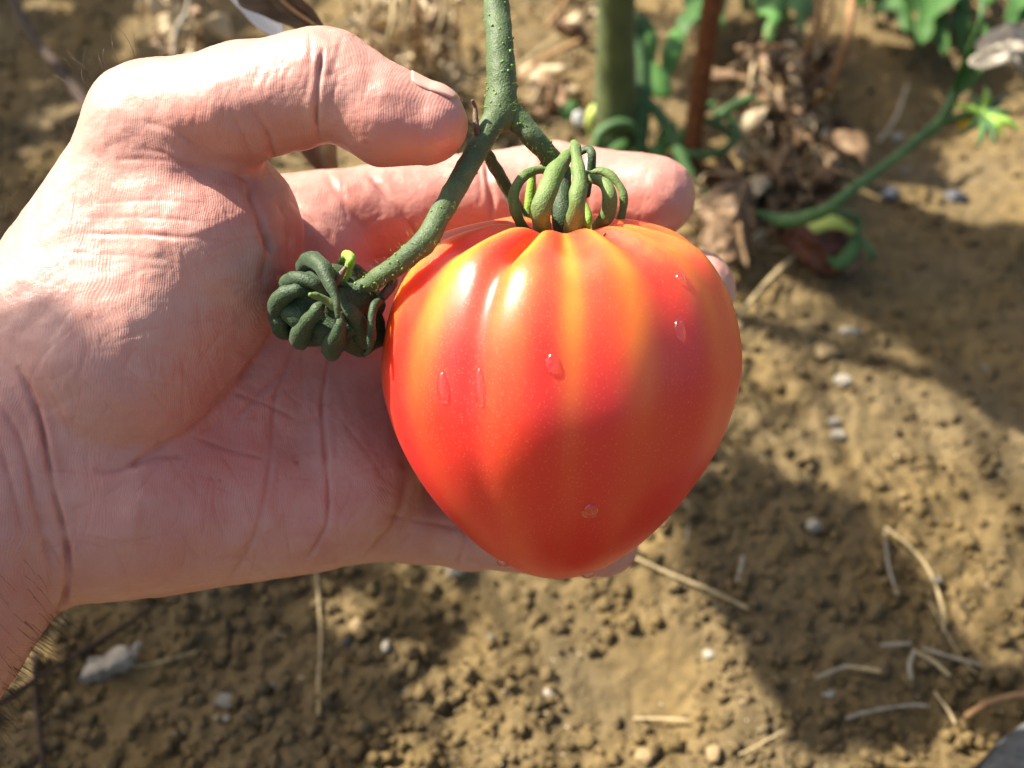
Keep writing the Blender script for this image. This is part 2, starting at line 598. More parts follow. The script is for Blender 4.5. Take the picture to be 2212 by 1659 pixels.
def geo(a, b, n):
    return a + (b - a) * (np.geomspace(1, 60, n) - 1) / 59


fx = np.arange(-0.50, 0.5001, 0.0014)
fy = np.arange(0.07, 0.88, 0.0014)
xs = np.concatenate([geo(-0.50, -60, 30)[::-1][:-1], fx, geo(fx[-1], 60, 30)[1:]])
ys = np.concatenate([geo(0.07, -60, 30)[::-1][:-1], fy, geo(fy[-1], 90, 34)[1:]])
gx, gy = np.meshgrid(xs, ys)
gz = soil_h(gx.ravel(), gy.ravel())
nx, ny = len(xs), len(ys)
ii = np.arange(nx * ny).reshape(ny, nx)
quads = np.stack([ii[:-1, :-1].ravel(), ii[:-1, 1:].ravel(), ii[1:, 1:].ravel(), ii[1:, :-1].ravel()], -1)
ground = obj('soil', (np.stack([gx.ravel(), gy.ravel(), gz], -1), quads), M['soil'], origin=(0, 0, 0))
props(ground, 'dry tan garden soil, crumbly and trodden, under the plants', 'soil', kind='structure')

# loose crumbs of soil: nobody could count them
nC = 13000
cpx = rng.uniform(-80, 2300, nC)
cpy = 1760 - (1860) * rng.uniform(0, 1, nC) ** 1.15
keep = noise3(np.stack([cpx / 330, cpy / 330, np.zeros(nC)], -1), 21) > -0.33
cpx, cpy = cpx[keep], cpy[keep]
base = G(cpx, cpy)
sz = np.clip(0.0009 * (rng.pareto(2.3, len(cpx)) + 0.52), 0.00045, 0.0028)
Vs, Fs, off = [], [], 0
for c, s in zip(base, sz):
    v, f = ico(2 if s > 0.0016 else 1)
    sd = int(rng.integers(1000))
    d = 1 + 0.9 * noise3(v * 1.6 + sd, 31) + 0.45 * noise3(v * 4 + sd, 32)
    vv = (v * d[:, None] * s * rng.uniform(0.75, 1.25, 3)) @ rot_rand().T + c + [0, 0, s * 0.25]
    Vs.append(vv)
    Fs.append(np.array(f) + off)
    off += len(v)
crumbs = obj('soil_crumbs', (np.concatenate(Vs), np.concatenate(Fs)), M['soil'], origin=(0, 0, 0))
props(crumbs, 'loose tan crumbs and small clods scattered over the soil', 'soil crumbs', kind='stuff')


# ------------------------------------------------------------------ the hand: one continuous surface grown from a distance field
CM = 100.0


def ball(px, py, Zcm, rpx):
    p = loc(px, py, Zcm)
    return p, rpx * Zcm / FPX


def cone(a, b):
    (pa, ra), (pb, rb) = ball(*a), ball(*b)

    def f(p):
        ba = (pb - pa).astype(np.float32)
        q = p - pa.astype(np.float32)
        h = np.clip((q @ ba) / float(ba @ ba), 0, 1)
        q = q - h[:, None] * ba
        return np.sqrt(np.einsum('ij,ij->i', q, q)) - (ra + (rb - ra) * h)
    return f


def smin(a, b, k):
    h = np.maximum(k - np.abs(a - b), 0) / k
    return np.minimum(a, b) - h * h * k * 0.25


def chain(pts, k):
    fs = [cone(a, b) for a, b in zip(pts[:-1], pts[1:])]

    def f(p):
        d = fs[0](p)
        for g in fs[1:]:
            d = smin(d, g(p), k)
        return d
    return f


palm_cones = [
    cone((60, 926, 22.6, 262), (-330, 1470, 20.6, 290)),        # wrist and forearm
    cone((120, 900, 22.8, 235), (290, 830, 23.2, 190)),
    cone((290, 830, 23.2, 190), (650, 560, 25.0, 138)),         # index metacarpal
    cone((200, 920, 23.0, 215), (730, 710, 25.5, 140)),
    cone((210, 1000, 23.0, 215), (750, 880, 25.4, 138)),
    cone((215, 1080, 23.0, 205), (745, 1070, 24.8, 130)),       # little metacarpal
    cone((290, 1085, 22.8, 196), (610, 1110, 24.0, 128)),       # hypothenar
    cone((735, 900, 25.0, 118), (768, 1010, 24.6, 114)),        # pads under the fingers
    cone((768, 1010, 24.6, 114), (720, 1085, 24.6, 118)),
]
thenar_cones = [
    cone((420, 560, 22.3, 214), (255, 760, 22.5, 262)),
    cone((110, 860, 23.2, 262), (330, 278, 21.5, 120)),
    cone((330, 278, 21.4, 122), (430, 480, 22.1, 195)),
    cone((410, 350, 21.8, 115), (552, 478, 22.7, 78)),          # web fold
]
thumb = chain([(330, 278, 21.4, 121), (420, 252, 21.05, 127), (515, 227, 20.7, 123), (686, 186, 20.35, 121)], 0.2)
thumb_tip = chain([(712, 182, 20.35, 116), (835, 252, 20.3, 103), (922, 268, 20.3, 88)], 0.2)
index_f = chain([(600, 505, 25.2, 124), (890, 455, 26.4, 105), (1200, 408, 26.9, 97), (1412, 425, 26.0, 88)], 0.3)
middle_f = chain([(720, 690, 25.6, 126), (1050, 640, 27.7, 108), (1330, 625, 27.6, 100), (1503, 625, 26.2, 84)], 0.3)
ring_f = chain([(750, 860, 25.6, 115), (1080, 885, 27.8, 100), (1320, 905, 27.5, 94), (1440, 880, 26.6, 80)], 0.3)
little_f = chain([(770, 1112, 25.0, 98), (1010, 1146, 26.3, 78), (1200, 1168, 26.6, 76), (1302, 1174, 26.3, 74)], 0.3)


def hand_sdf(p):
    d = palm_cones[0](p)
    for c in palm_cones[1:]:
        d = smin(d, c(p), 0.75)
    fg = index_f(p)
    for g in (middle_f, ring_f, little_f):
        fg = smin(fg, g(p), 0.1)
    d = smin(d, fg, 0.38)
    t = thenar_cones[0](p)
    for c in thenar_cones[1:]:
        t = smin(t, c(p), 0.7)
    th = smin(thumb(p), thumb_tip(p), 0.12)
    t = smin(t, th, 0.45)
    return smin(d, t, 0.22)


def surface_nets(fn, lo, hi, h):
    ax = [np.arange(lo[i], hi[i] + h, h, dtype=np.float32) for i in range(3)]
    n = [len(a) for a in ax]
    v = np.empty(n, np.float32)
    for i in range(n[0]):
        yy, zz = np.meshgrid(ax[1], ax[2], indexing='ij')
        p = np.stack([np.full(yy.size, ax[0][i], np.float32), yy.ravel(), zz.ravel()], -1)
        v[i] = fn(p).reshape(n[1], n[2])
    s = v < 0
    cnt = np.zeros((n[0] - 1, n[1] - 1, n[2] - 1), np.int8)
    for dx in (0, 1):
        for dy in (0, 1):
            for dz in (0, 1):
                cnt += s[dx:n[0] - 1 + dx, dy:n[1] - 1 + dy, dz:n[2] - 1 + dz]
    act = (cnt > 0) & (cnt < 8)
    idx = np.argwhere(act)
    gid = np.full(act.shape, -1, np.int64)
    gid[act] = np.arange(len(idx))
    acc = np.zeros((len(idx), 3))
    num = np.zeros(len(idx))
    corners = [(a, b, c) for a in (0, 1) for b in (0, 1) for c in (0, 1)]
    cv = {c: v[idx[:, 0] + c[0], idx[:, 1] + c[1], idx[:, 2] + c[2]] for c in corners}
    for a in corners:
        for k in range(3):
            if a[k] == 0:
                b = list(a); b[k] = 1; b = tuple(b)
                m = (cv[a] < 0) != (cv[b] < 0)
                t = cv[a] / np.where(m, cv[a] - cv[b], 1)
                pt = np.array(a, float)[None].repeat(len(idx), 0)
                pt[:, k] = t
                acc[m] += pt[m]
                num[m] += 1
    V = (idx + acc / num[:, None]) * h + np.array(lo)
    faces = []
    for k in range(3):
        o = [0, 0, 0]; o[k] = 1
        a = s[:n[0] - o[0], :n[1] - o[1], :n[2] - o[2]]
        b = s[o[0]:, o[1]:, o[2]:]
        e = np.argwhere(a != b)
        u, w = [(1, 2), (2, 0), (0, 1)][k]
        e = e[(e[:, u] > 0) & (e[:, w] > 0) & (e[:, u] < n[u] - 1) & (e[:, w] < n[w] - 1)]
        du, dw = np.zeros(3, int), np.zeros(3, int)
        du[u], dw[w] = 1, 1
        q = np.stack([gid[tuple((e - du - dw).T)], gid[tuple((e - dw).T)], gid[tuple(e.T)], gid[tuple((e - du).T)]], -1)
        flip = s[tuple(e.T)]
        q = np.where(flip[:, None], q, q[:, ::-1])
        faces.append(q)
    return V, np.concatenate(faces)


def subdivide(V, Q):
    E = np.concatenate([Q[:, [0, 1]], Q[:, [1, 2]], Q[:, [2, 3]], Q[:, [3, 0]]])
    E = np.sort(E, 1)
    key = E[:, 0].astype(np.int64) * len(V) + E[:, 1]
    uq, first, inv = np.unique(key, return_index=True, return_inverse=True)
    Em = (V[E[first, 0]] + V[E[first, 1]]) / 2
    Fc = V[Q].mean(1)
    nV, nE, nQ = len(V), len(uq), len(Q)
    e = (inv + nV).reshape(4, nQ).T
    c = np.arange(nQ) + nV + nE
    out = []
    for k in range(4):
        out.append(np.stack([Q[:, k], e[:, k], c, e[:, k - 1]], -1))
    return np.concatenate([V, Em, Fc]), np.concatenate(out)


def grad(fn, p, e=0.02):
    p = p.astype(np.float32)
    g = np.empty_like(p)
    for k in range(3):
        a = p.copy(); a[:, k] += e
        b = p.copy(); b[:, k] -= e
        g[:, k] = fn(a) - fn(b)
    return nz(g)


def onto(fn, p, it=3):
    for _ in range(it):
        d = fn(p.astype(np.float32))
        p = p - grad(fn, p) * d[:, None]
    return p


hv, hq = surface_nets(hand_sdf, (-14.6, -8.4, -29.2), (6.2, 9.0, -17.2), 0.13)
hv = onto(hand_sdf, hv, 2)
hv, hq = subdivide(hv, hq)
hv = onto(hand_sdf, hv, 2)
hv, hq = subdivide(hv, hq)
hn = grad(hand_sdf, hv)
hv = hv - hn * hand_sdf(hv.astype(np.float32))[:, None]

# folds and lines of the palm: polylines in the picture of the palm, pressed into the side that faces the viewer
CREASES = [  # points, depth mm, width px, redness
    ([(40, 800), (66, 850), (92, 930), (110, 1030), (133, 1130), (147, 1220), (140, 1290), (118, 1345)], 0.95, 6, 0.7),
    ([(5, 880), (45, 955), (75, 1080), (100, 1180), (110, 1260)], 0.45, 7, 0.5),
    ([(0, 960), (25, 1050), (50, 1150)], 0.25, 8, 0.4),
    ([(600, 690), (560, 765), (500, 842), (425, 918), (350, 962), (282, 1005), (235, 1022), (200, 1012)], 0.5, 10, 0.7),
    ([(282, 1005), (330, 990), (400, 985)], 0.4, 8, 0.5),
    ([(712, 770), (697, 860), (700, 955), (710, 1070), (703, 1140), (660, 1212)], 0.42, 5, 0.8),
    ([(640, 735), (600, 840), (592, 890), (580, 1030), (542, 1175), (480, 1268)], 0.25, 7, 0.5),
    ([(610, 800), (560, 850), (505, 905)], 0.3, 7, 0.5),
    ([(500, 845), (590, 880), (640, 905)], 0.22, 5, 0.4),
    ([(420, 945), (510, 975), (575, 990)], 0.22, 5, 0.4),
    ([(870, 985), (880, 1040), (850, 1130), (790, 1200)], 0.6, 8, 0.8),
    ([(715, 880), (780, 960), (830, 1030)], 0.12, 5, 0.3),
    ([(830, 1110), (905, 1125), (990, 1140)], 0.25, 6, 0.3),
    ([(995, 1120), (1005, 1165), (990, 1220)], 0.4, 6, 0.4),
    # thumb
    ([(697, 110), (690, 160), (685, 210), (683, 260), (690, 300)], 0.7, 5, 0.7),
    ([(742, 70), (728, 120), (715, 170)], 0.1, 5, 0.3),
    ([(668, 70), (672, 130), (664, 190)], 0.2, 5, 0.3),
    ([(545, 235), (572, 280), (584, 310), (592, 345)], 0.5, 7, 0.7),
    ([(505, 250), (528, 300), (548, 350)], 0.25, 7, 0.5),
    ([(300, 322), (350, 330), (400, 352), (480, 372), (545, 385)], 0.18, 6, 0.6),
    ([(240, 345), (345, 345), (430, 368), (510, 402)], 0.15, 6, 0.5),
    ([(310, 262), (380, 285), (440, 330)], 0.2, 7, 0.4),
    ([(160, 505), (300, 506), (390, 512), (480, 520)], 0.16, 5, 0.6),
    ([(190, 470), (320, 470), (450, 480)], 0.08, 4, 0.3),
    ([(200, 440), (330, 432), (440, 440)], 0.08, 4, 0.3),
    ([(140, 545), (260, 550), (360, 560)], 0.1, 5, 0.3),
    ([(515, 375), (535, 400), (545, 435), (575, 505), (590, 560)], 0.8, 9, 0.7),
    ([(555, 470), (575, 540), (560, 625)], 0.4, 9, 0.4),
    ([(600, 430), (625, 500), (618, 580)], 0.3, 8, 0.3),
    # index finger
    ([(790, 372), (835, 420), (880, 478), (900, 520)], 0.6, 8, 0.7),
    ([(625, 430), (655, 458), (690, 485)], 0.5, 7, 0.6),
    ([(700, 372), (740, 430), (790, 500)], 0.35, 9, 0.4),
    ([(1048, 320), (1052, 370), (1062, 430), (1058, 480)], 0.7, 7, 0.8),
    ([(1030, 330), (1036, 380), (1040, 440)], 0.3, 6, 0.4),
    ([(1262, 330), (1270, 400), (1266, 480)], 0.45, 8, 0.5),
]
for _x, _y, _w in [(790, 291, 6), (792, 307, 4), (640, 999, 4), (458, 1034, 4), (476, 1037, 3), (700, 873, 3)]:   # specks of soil
    CREASES.append(([(_x - 2, _y), (_x + 2, _y + 1)], 0.05, _w, 1.6))
_r = np.random.default_rng(5)
for _k in range(150):            # faint crossing lines of the palm and the ball of the thumb
    _x, _y = _r.uniform(110, 860), _r.uniform(420, 1250)
    _a = _r.normal(math.pi / 2, 0.5) if _r.uniform() < 0.7 else _r.normal(0, 0.4)
    _l = _r.uniform(25, 90)
    _c, _s = math.cos(_a) * _l, math.sin(_a) * _l
    _b = _r.normal() * 0.12
    CREASES.append(([(_x - _c, _y - _s), (_x + _b * _s, _y - _b * _c), (_x + _c, _y + _s)], _r.uniform(0.03, 0.09), _r.uniform(3.5, 5), 0.25))
for _k in range(46):             # close wrinkles round the thumb joints
    _x = _r.uniform(420, 800)
    _y = _r.uniform(110, 210) if _x > 560 else _r.uniform(160, 300)
    CREASES.append(([(_x + 8, _y - 28), (_x + _r.normal() * 3, _y), (_x - 6, _y + 30)], _r.uniform(0.025, 0.07), 3.5, 0.2))
px = CX + hv[:, 0] / -hv[:, 2] * FPX
py = CY - hv[:, 1] / -hv[:, 2] * FPX
facing = np.clip((np.einsum('ij,ij->i', hn, nz(-hv)) + 0.05) / 0.3, 0, 1)
disp = np.zeros(len(hv))
crease = np.zeros(len(hv))
for pts, dep, wid, rd in CREASES:
    pts = np.array(pts, float)
    c, _ = resample(pts, 1, 6 * len(pts))
    m = (px > c[:, 0].min() - 70) & (px < c[:, 0].max() + 70) & (py > c[:, 1].min() - 70) & (py < c[:, 1].max() + 70) & (facing > 0)
    q = np.stack([px[m], py[m]], -1)
    wob = 5 * noise3(np.concatenate([q / 60, np.zeros((len(q), 1))], 1), 44)
    best = np.full(len(q), 1e9)
    arc = np.zeros(len(q))
    for i in range(len(c) - 1):
        ab = c[i + 1] - c[i]
        t = np.clip(((q - c[i]) @ ab) / (ab @ ab), 0, 1)
        d = np.linalg.norm(q - c[i] - t[:, None] * ab, axis=1)
        u = (i + t) / (len(c) - 1)
        arc = np.where(d < best, u if dep != 0.05 or rd < 1.5 else 0.5, arc)
        best = np.minimum(best, d)
    best = np.abs(best + wob * 0.5)
    taper = np.clip(np.minimum(arc, 1 - arc) * 7 + 0.25, 0, 1)
    g = np.exp(-(best / wid) ** 2)
    w2 = np.exp(-((best - 2.6 * wid) / (1.7 * wid)) ** 2)
    taper = taper * np.clip(0.8 + 0.9 * noise3(np.concatenate([q / 45, np.full((len(q), 1), 3.3)], 1), 45), 0.25, 1.3)
    disp[m] += taper * facing[m] * 0.1 * dep * (-g + 0.22 * w2)
    crease[m] = np.maximum(crease[m], np.exp(-(best / (wid * 0.7)) ** 2) * taper * rd * facing[m])
disp += 0.05 * noise3(hv * 1.1, 51) + 0.022 * noise3(hv * 2.7, 52) + 0.006 * noise3(hv * 9, 53)
hv = hv + hn * disp[:, None]


def blob(x, y, r):
    return np.exp(-(((px - x) ** 2 + (py - y) ** 2) / r ** 2))


red = 0.5 * blob(420, 300, 110) + 0.35 * blob(800, 280, 90) + 0.55 * blob(780, 560, 150) + 0.4 * blob(760, 950, 120) + 0.35 * blob(560, 460, 90) \
    + 0.3 * blob(430, 960, 140) + 0.6 * blob(1350, 440, 120) + 0.3 * blob(950, 290, 80) + 0.35 * blob(1320, 1180, 90) + 0.3 * blob(330, 900, 90) \
    + 0.45 * np.clip(noise3(hv * 0.55, 61), 0, 1) + 0.2 * np.clip(noise3(hv * 1.6, 62), 0, 1) + 0.5 * np.clip(crease, 0, 1)
wr = P(60, 926, 0.226)
LOCAL = RC
hand = obj('person', (hv / CM @ RC.T + CAM, hq), M['skin'], origin=wr, rot=RC, attrs={'red': np.clip(red, 0, 1), 'crease': np.clip(crease, 0, 1)})
props(hand, 'bare left hand and wrist, palm to the viewer, holding up the big ripe tomato by its fingers with the thumb against the stalk', 'person')
hand['label'] = 'bare left hand and wrist cupping the big red tomato, thumb tip against its stalk'

# thumbnail
a0, a1 = loc(846, 245, 20.3), loc(962, 268, 20.3)
ax_ = nz(a1 - a0)
vw = np.array([0, 0, 1.0])
upv = nz(np.cross(vw, ax_)) * 1.0
if upv[1] < 0:
    upv = -upv
fwd = nz(np.cross(ax_, upv))
if fwd[2] < 0:
    fwd = -fwd
nu, nv_ = 22, 18
NV = []
for i in range(nu):
    u = i / (nu - 1)
    for j in range(nv_):
        v = j / (nv_ - 1)
        wid = 1 - 0.10 * (2 * u - 1) ** 4
        th = math.radians(90 + (v - 0.5) * 2 * 60 * wid)
        uu = u - 0.10 * (2 * v - 1) ** 2 * (1 if u > 0.5 else -1) * abs(2 * u - 1)
        NV.append(a0 + (a1 - a0) * (0.12 + 0.95 * uu) + 0.45 * (fwd * math.cos(th) + upv * math.sin(th)))
NV = onto(hand_sdf, np.array(NV), 5)
NV = NV + grad(hand_sdf, NV) * 0.012
NF = [[i * nv_ + j, i * nv_ + j + 1, (i + 1) * nv_ + j + 1, (i + 1) * nv_ + j] for i in range(nu - 1) for j in range(nv_ - 1)]
nail = obj('thumbnail', (NV / CM @ RC.T + CAM, NF), M['nail'], hand)
sm = nail.modifiers.new('thick', 'SOLIDIFY'); sm.thickness = 0.0004; sm.offset = 0.0


def hair_strand(root, nrm, lean, length, r=0.00005, curl=0.3):
    pts = [root - nrm * 0.0004]
    d = nz(nrm * 0.55 + lean)
    p = root.copy()
    k = nz(rng.normal(size=3)) * curl
    for i in range(5):
        p = p + d * length / 5
        d = nz(d + k * 0.35 + lean * 0.12)
        pts.append(p.copy())
    return tube(pts, np.linspace(r, r * 0.35, 6), 4, 9, caps=False)


def hairs_from(sel_px, n, lean_local, lmin, lmax, r=0.00004, edge=True, curl=0.4):
    x0, y0, x1, y1 = sel_px
    fc = np.einsum('ij,ij->i', hn, nz(-hv))
    m = (px > x0) & (px < x1) & (py > y0) & (py < y1)
    m &= (np.abs(fc) < 0.35) if edge else (fc > -0.3)
    idx = np.flatnonzero(m)
    if len(idx) == 0:
        return None
    out = []
    for i in rng.choice(idx, n):
        out.append(hair_strand(hv[i] / CM @ RC.T + CAM, hn[i] @ RC.T, np.asarray(lean_local) @ RC.T, rng.uniform(lmin, lmax), r, curl))
    return join(out)


hs = [hairs_from((-60, 120, 330, 620), 26, (0.0, 0.45, 0.1), 0.005, 0.010, 0.000045, True, 0.8), hairs_from((190, 150, 330, 330), 7, (-0.1, 0.6, 0.1), 0.005, 0.009, 0.000045, True, 0.8)]
ah = obj('hair', join(hs), M['hair'], hand)
ah['kind'] = 'stuff'
hs = [hairs_from((-80, 1300, 130, 1600), 150, (0.5, -0.35, 0.1), 0.004, 0.010, 0.00005), hairs_from((-60, 1200, 100, 1560), 60, (0.45, -0.6, 0.0), 0.004, 0.008, 0.00004, False)]
ah = obj('arm_hair', join(hs), M['hair'], hand)
ah['kind'] = 'stuff'

# ------------------------------------------------------------------ the tomato
TZ = 0.2215
tc_px, tc_py = 1208, 800
tom_o = P(tc_px, tc_py, TZ)
S = TZ / FPX
TILT = math.radians(16)
# local frame: x right, y away from the viewer, z up along the fruit
ct, st = math.cos(TILT), math.sin(TILT)
loc_axes = np.array([[1, 0, 0], [0, -st, ct], [0, -ct, -st]])     # rows: right / up / back components of local x, y, z
TR = RC @ np.array([[1, 0, 0], [0, st * 1.0, ct], [0, -ct, st]])
prof = [(0, 290), (34, 288), (62, 296), (90, 312), (125, 328), (165, 336), (215, 328), (262, 305), (305, 268), (340, 215), (365, 155), (380, 90), (386, 20),
        (377, -50), (354, -130), (316, -210), (260, -295), (197, -370), (138, -421), (90, -451), (46, -468), (0, -474)]
prof = np.array(prof, float)
pr, _ = resample(np.c_[prof, np.zeros(len(prof))], 1, 190)
nphi = 300
phi = np.linspace(-math.pi, math.pi, nphi, endpoint=False)
GROOVES = [(-27, 5.0, 0.040, 0.55), (-27, 14, 0.035, 0.5), (2, 13, 0.045, 0.6), (33, 12, 0.040, 0.6), (62, 12, 0.040, 0.4), (92, 14, 0.05, 0.3), (-58, 12, 0.055, 0.35),
           (-88, 12, 0.05, 0.3), (-122, 16, 0.06, 0.3), (-160, 14, 0.06, 0.3), (165, 14, 0.05, 0.3), (128, 15, 0.06, 0.3)]
YEL = [(-46, 7, 1.0), (-19, 7, 1.0), (1, 4, 0.7), (22, 6, 0.75), (52, 7, 0.5), (-76, 9, 0.6), (80, 9, .4), (115, 12, .6), (150, 10, .6), (-110, 12, .6), (-150, 12, .7), (178, 9, .6)]
TVs, rib = [], []
for k, (r, z, _) in enumerate(pr):
    t = k / (len(pr) - 1)
    top = math.exp(-((t - 0.30) / 0.22) ** 2) if t > 0.30 else min(1.0, t / 0.08) * (0.55 + 0.45 * min(1, t / 0.30))
    g = np.zeros(nphi)
    for a, w, dpt, reach in GROOVES:
        dd = (np.degrees(phi) - a + 180) % 360 - 180
        fade = 1.0 if t < 0.3 else math.exp(-((t - 0.3) / reach) ** 2 * 2.2)
        g += dpt * np.exp(-(dd / w) ** 2) * fade
    g *= min(1.0, t / 0.06)
    lobes = 0.012 * np.cos(phi * 3 + 0.7) + 0.008 * np.cos(phi * 2 - 0.4)
    g *= 1.0 + 0.9 * math.exp(-((t - 0.28) / 0.13) ** 2)
    rr = r * (1 - 0.95 * g + lobes * top)
    zz = z - 480 * g * math.exp(-((t - 0.27) / 0.10) ** 2)
    low = np.clip((t - 0.55) / 0.45, 0, 1)
    x = rr * np.sin(phi) - 6 * low * r / 386
    y = -rr * np.cos(phi)
    TVs.append(np.stack([x, y, zz + 0 * x], -1))
    ye = np.zeros(nphi)
    for a, w, st_ in YEL:
        dd = (np.degrees(phi) - a + 180) % 360 - 180
        ye += st_ * np.exp(-(dd / w) ** 2)
    fall = 1 / (1 + np.exp((t - 0.50 - 0.06 * np.sin(phi * 5 + 1)) / 0.045))
    rib.append(np.clip(ye, 0, 1) * fall * 0.95 + 0.10 * np.clip(ye, 0, 1))
TV = np.concatenate(TVs) * S
TV += nz(TV + 1e-9) * (0.0004 * noise3(TV * 60, 71))[:, None]
TF = [[i * nphi + j, (i + 1) * nphi + j, (i + 1) * nphi + (j + 1) % nphi, i * nphi + (j + 1) % nphi] for i in range(len(pr) - 1) for j in range(nphi)]
tom = thing('tomato', 'big ripe red-orange heart-shaped tomato with ribbed shoulders, held in the hand', 'tomato', tom_o, TR)
TVw = TV @ TR.T + tom_o
flesh = obj('flesh', (TVw, np.array(TF)), M['tomato'], tom, attrs={'rib': np.concatenate(rib)})
bvh = BVHTree.FromPolygons([Vector(v) for v in TVw], TF)


def on_tomato(px_, py_):
    d = nz(P(px_, py_, 1.0) - CAM)
    h, n_, _, _ = bvh.ray_cast(Vector(CAM), Vector(d))
    if h is None:
        h, n_, _, _ = bvh.find_nearest(Vector(P(px_, py_, TZ)))
    n_ = np.array(n_)
    if n_ @ (np.array(h) - tom_o) < 0:
        n_ = -n_
    return np.array(h), n_


SEPALS = [  # points (px, py, Z cm), radii px, material
    ([(1199, 372, 21.0), (1160, 368, 20.7), (1128, 384, 20.5), (1111, 417, 20.4), (1114, 459, 20.5), (1131, 492, 20.8), (1150, 505, 21.1)], [10, 10, 10, 11, 12, 12, 10], 'sepal'),
    ([(1235, 330, 20.9), (1222, 340, 20.5), (1199, 373, 20.1), (1180, 417, 19.9), (1168, 459, 19.9), (1172, 505, 20.4)], [9, 16, 20, 21, 21, 18], 'sepal'),
    ([(1239, 308, 20.6), (1243, 325, 20.3), (1248, 360, 20.0), (1250, 404, 19.8), (1245, 445, 19.7), (1238, 500, 20.2)], [8, 12, 15, 16, 17, 20], 'sepal'),
    ([(1258, 392, 20.9), (1280, 386, 20.7), (1306, 397, 20.5), (1318, 428, 20.4), (1312, 464, 20.5), (1290, 492, 20.8)], [10, 13, 15, 16, 16, 14], 'sepal'),
    ([(1262, 373, 21.2), (1302, 370, 21.1), (1335, 397, 21.0), (1347, 434, 21.0), (1339, 478, 21.1), (1325, 498, 21.3)], [8, 9, 10, 10, 10, 9], 'sepal'),
    ([(1250, 330, 21.3), (1272, 322, 21.2), (1279, 336, 21.1), (1277, 372, 21.2), (1268, 420, 21.4)], [9, 10, 10, 9, 8], 'sepal_dark'),
    ([(1240, 420, 21.3), (1262, 450, 21.1), (1270, 480, 21.0), (1262, 500, 21.2)], [10, 11, 10, 8], 'sepal_light'),
    ([(1150, 380, 21.8), (1146, 420, 21.9), (1140, 470, 22.0)], [9, 10, 9], 'sepal_light'),
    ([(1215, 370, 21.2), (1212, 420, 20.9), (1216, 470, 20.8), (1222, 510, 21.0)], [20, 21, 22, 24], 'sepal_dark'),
]
for i, (pts, rd, mm) in enumerate(SEPALS):
    obj('sepal', tube(PL([(a, b, c + 0.65) for a, b, c in pts]), np.array(rd) * S, 14, 40, bump=0.0005, bscale=260, seed=i, flat=0.85), M[mm], tom)
h_, n_ = on_tomato(1305, 508)
obj('scar', rock(h_ + n_ * 0.0001, (0.0009, 0.0003, 0.0003), 2, 0.3), M['scar'], tom)

# ------------------------------------------------------------------ the stalk with its barren calyx
truss = thing('fruit_stalk', 'hairy forked green stalk above the tomato, a barren curled calyx on its left arm', 'stalk', P(1080, 250, 0.215))
BR = [
    ('main_stalk', [(1066, -330, 22.6), (1070, -150, 22.2), (1072, 0, 21.8), (1080, 100, 21.5), (1084, 190, 21.4), (1082, 250, 21.35)], [30, 29, 28, 29, 33, 36]),
    ('left_arm', [(1092, 222, 21.4), (1066, 262, 21.2), (1032, 322, 20.9), (990, 395, 20.5), (952, 462, 20.1), (922, 516, 19.9), (880, 556, 20.0), (835, 588, 20.3), (795, 614, 20.6), (764, 632, 20.8)],
     [27, 26, 23, 22.5, 23, 24, 22, 20, 18, 17]),
    ('right_arm', [(1080, 222, 21.4), (1112, 255, 21.4), (1150, 295, 21.4), (1182, 332, 21.6), (1206, 372, 21.8), (1218, 430, 22.0)], [25, 25, 23, 22, 23, 22]),
    ('thin_arm', [(1040, 310, 21.3), (1066, 356, 21.8), (1098, 412, 22.2), (1130, 470, 22.4), (1148, 500, 22.4)], [8, 13, 14, 14, 13]),
]
tubes = {}
for i, (nm, pts, rd) in enumerate(BR):
    pw = PL(pts)
    T_ = tube(pw, np.array(rd) * S, 18, 60, bump=0.0004, bscale=350, seed=80 + i)
    tubes[nm] = (pw, np.array(rd) * S)
    br = obj(nm, T_, M['stalk'], truss)
    c, r = resample(pw, np.array(rd) * S, 400)
    if nm != 'thin_arm':
        w = []
        for k in range({'main_stalk': 95, 'left_arm': 80, 'right_arm': 40}[nm]):
            j = int(rng.integers(2, 397))
            tdir = nz(c[j + 1] - c[j - 1])
            nrm = nz(np.cross(tdir, rng.normal(size=3)))
            s_ = rng.uniform(0.00016, 0.00036)
            w.append(rock(c[j] + nrm * r[j] * 0.99, (s_, s_, s_ * 1.2), 1, 0.2))
        wb = obj('wart', join(w), M['wart'], br)
        wb['kind'] = 'stuff'
    hh = []
    for k in range(420 if nm != 'thin_arm' else 120):
        j = int(rng.integers(2, 397))
        tdir = nz(c[j + 1] - c[j - 1])
        nrm = nz(np.cross(tdir, rng.normal(size=3)))
        L_ = rng.uniform(0.0006, 0.0016)
        hh.append(tube([c[j] + nrm * r[j] * 0.97, c[j] + nrm * (r[j] + L_) + tdir * rng.normal() * 0.0003], [0.00002, 0.00001], 3, 2, caps=False))
    fz = obj('fuzz', join(hh), M['sepal_light'], br)
    fz['kind'] = 'stuff'
obj('bract', tube(PL([(1036, 300, 20.9), (1030, 282, 20.8), (1027, 255, 20.8), (1026, 232, 20.8), (1021, 218, 20.7)]), np.array([7, 7, 6, 4.5, 3.5]) * S, 8), M['brown'], truss)
cal = obj('calyx', rock(P(722, 668, 0.2115), np.array([98, 88, 84]) * S, 4, 0.35, 5, R=RC), M['sepal_dark'], truss)
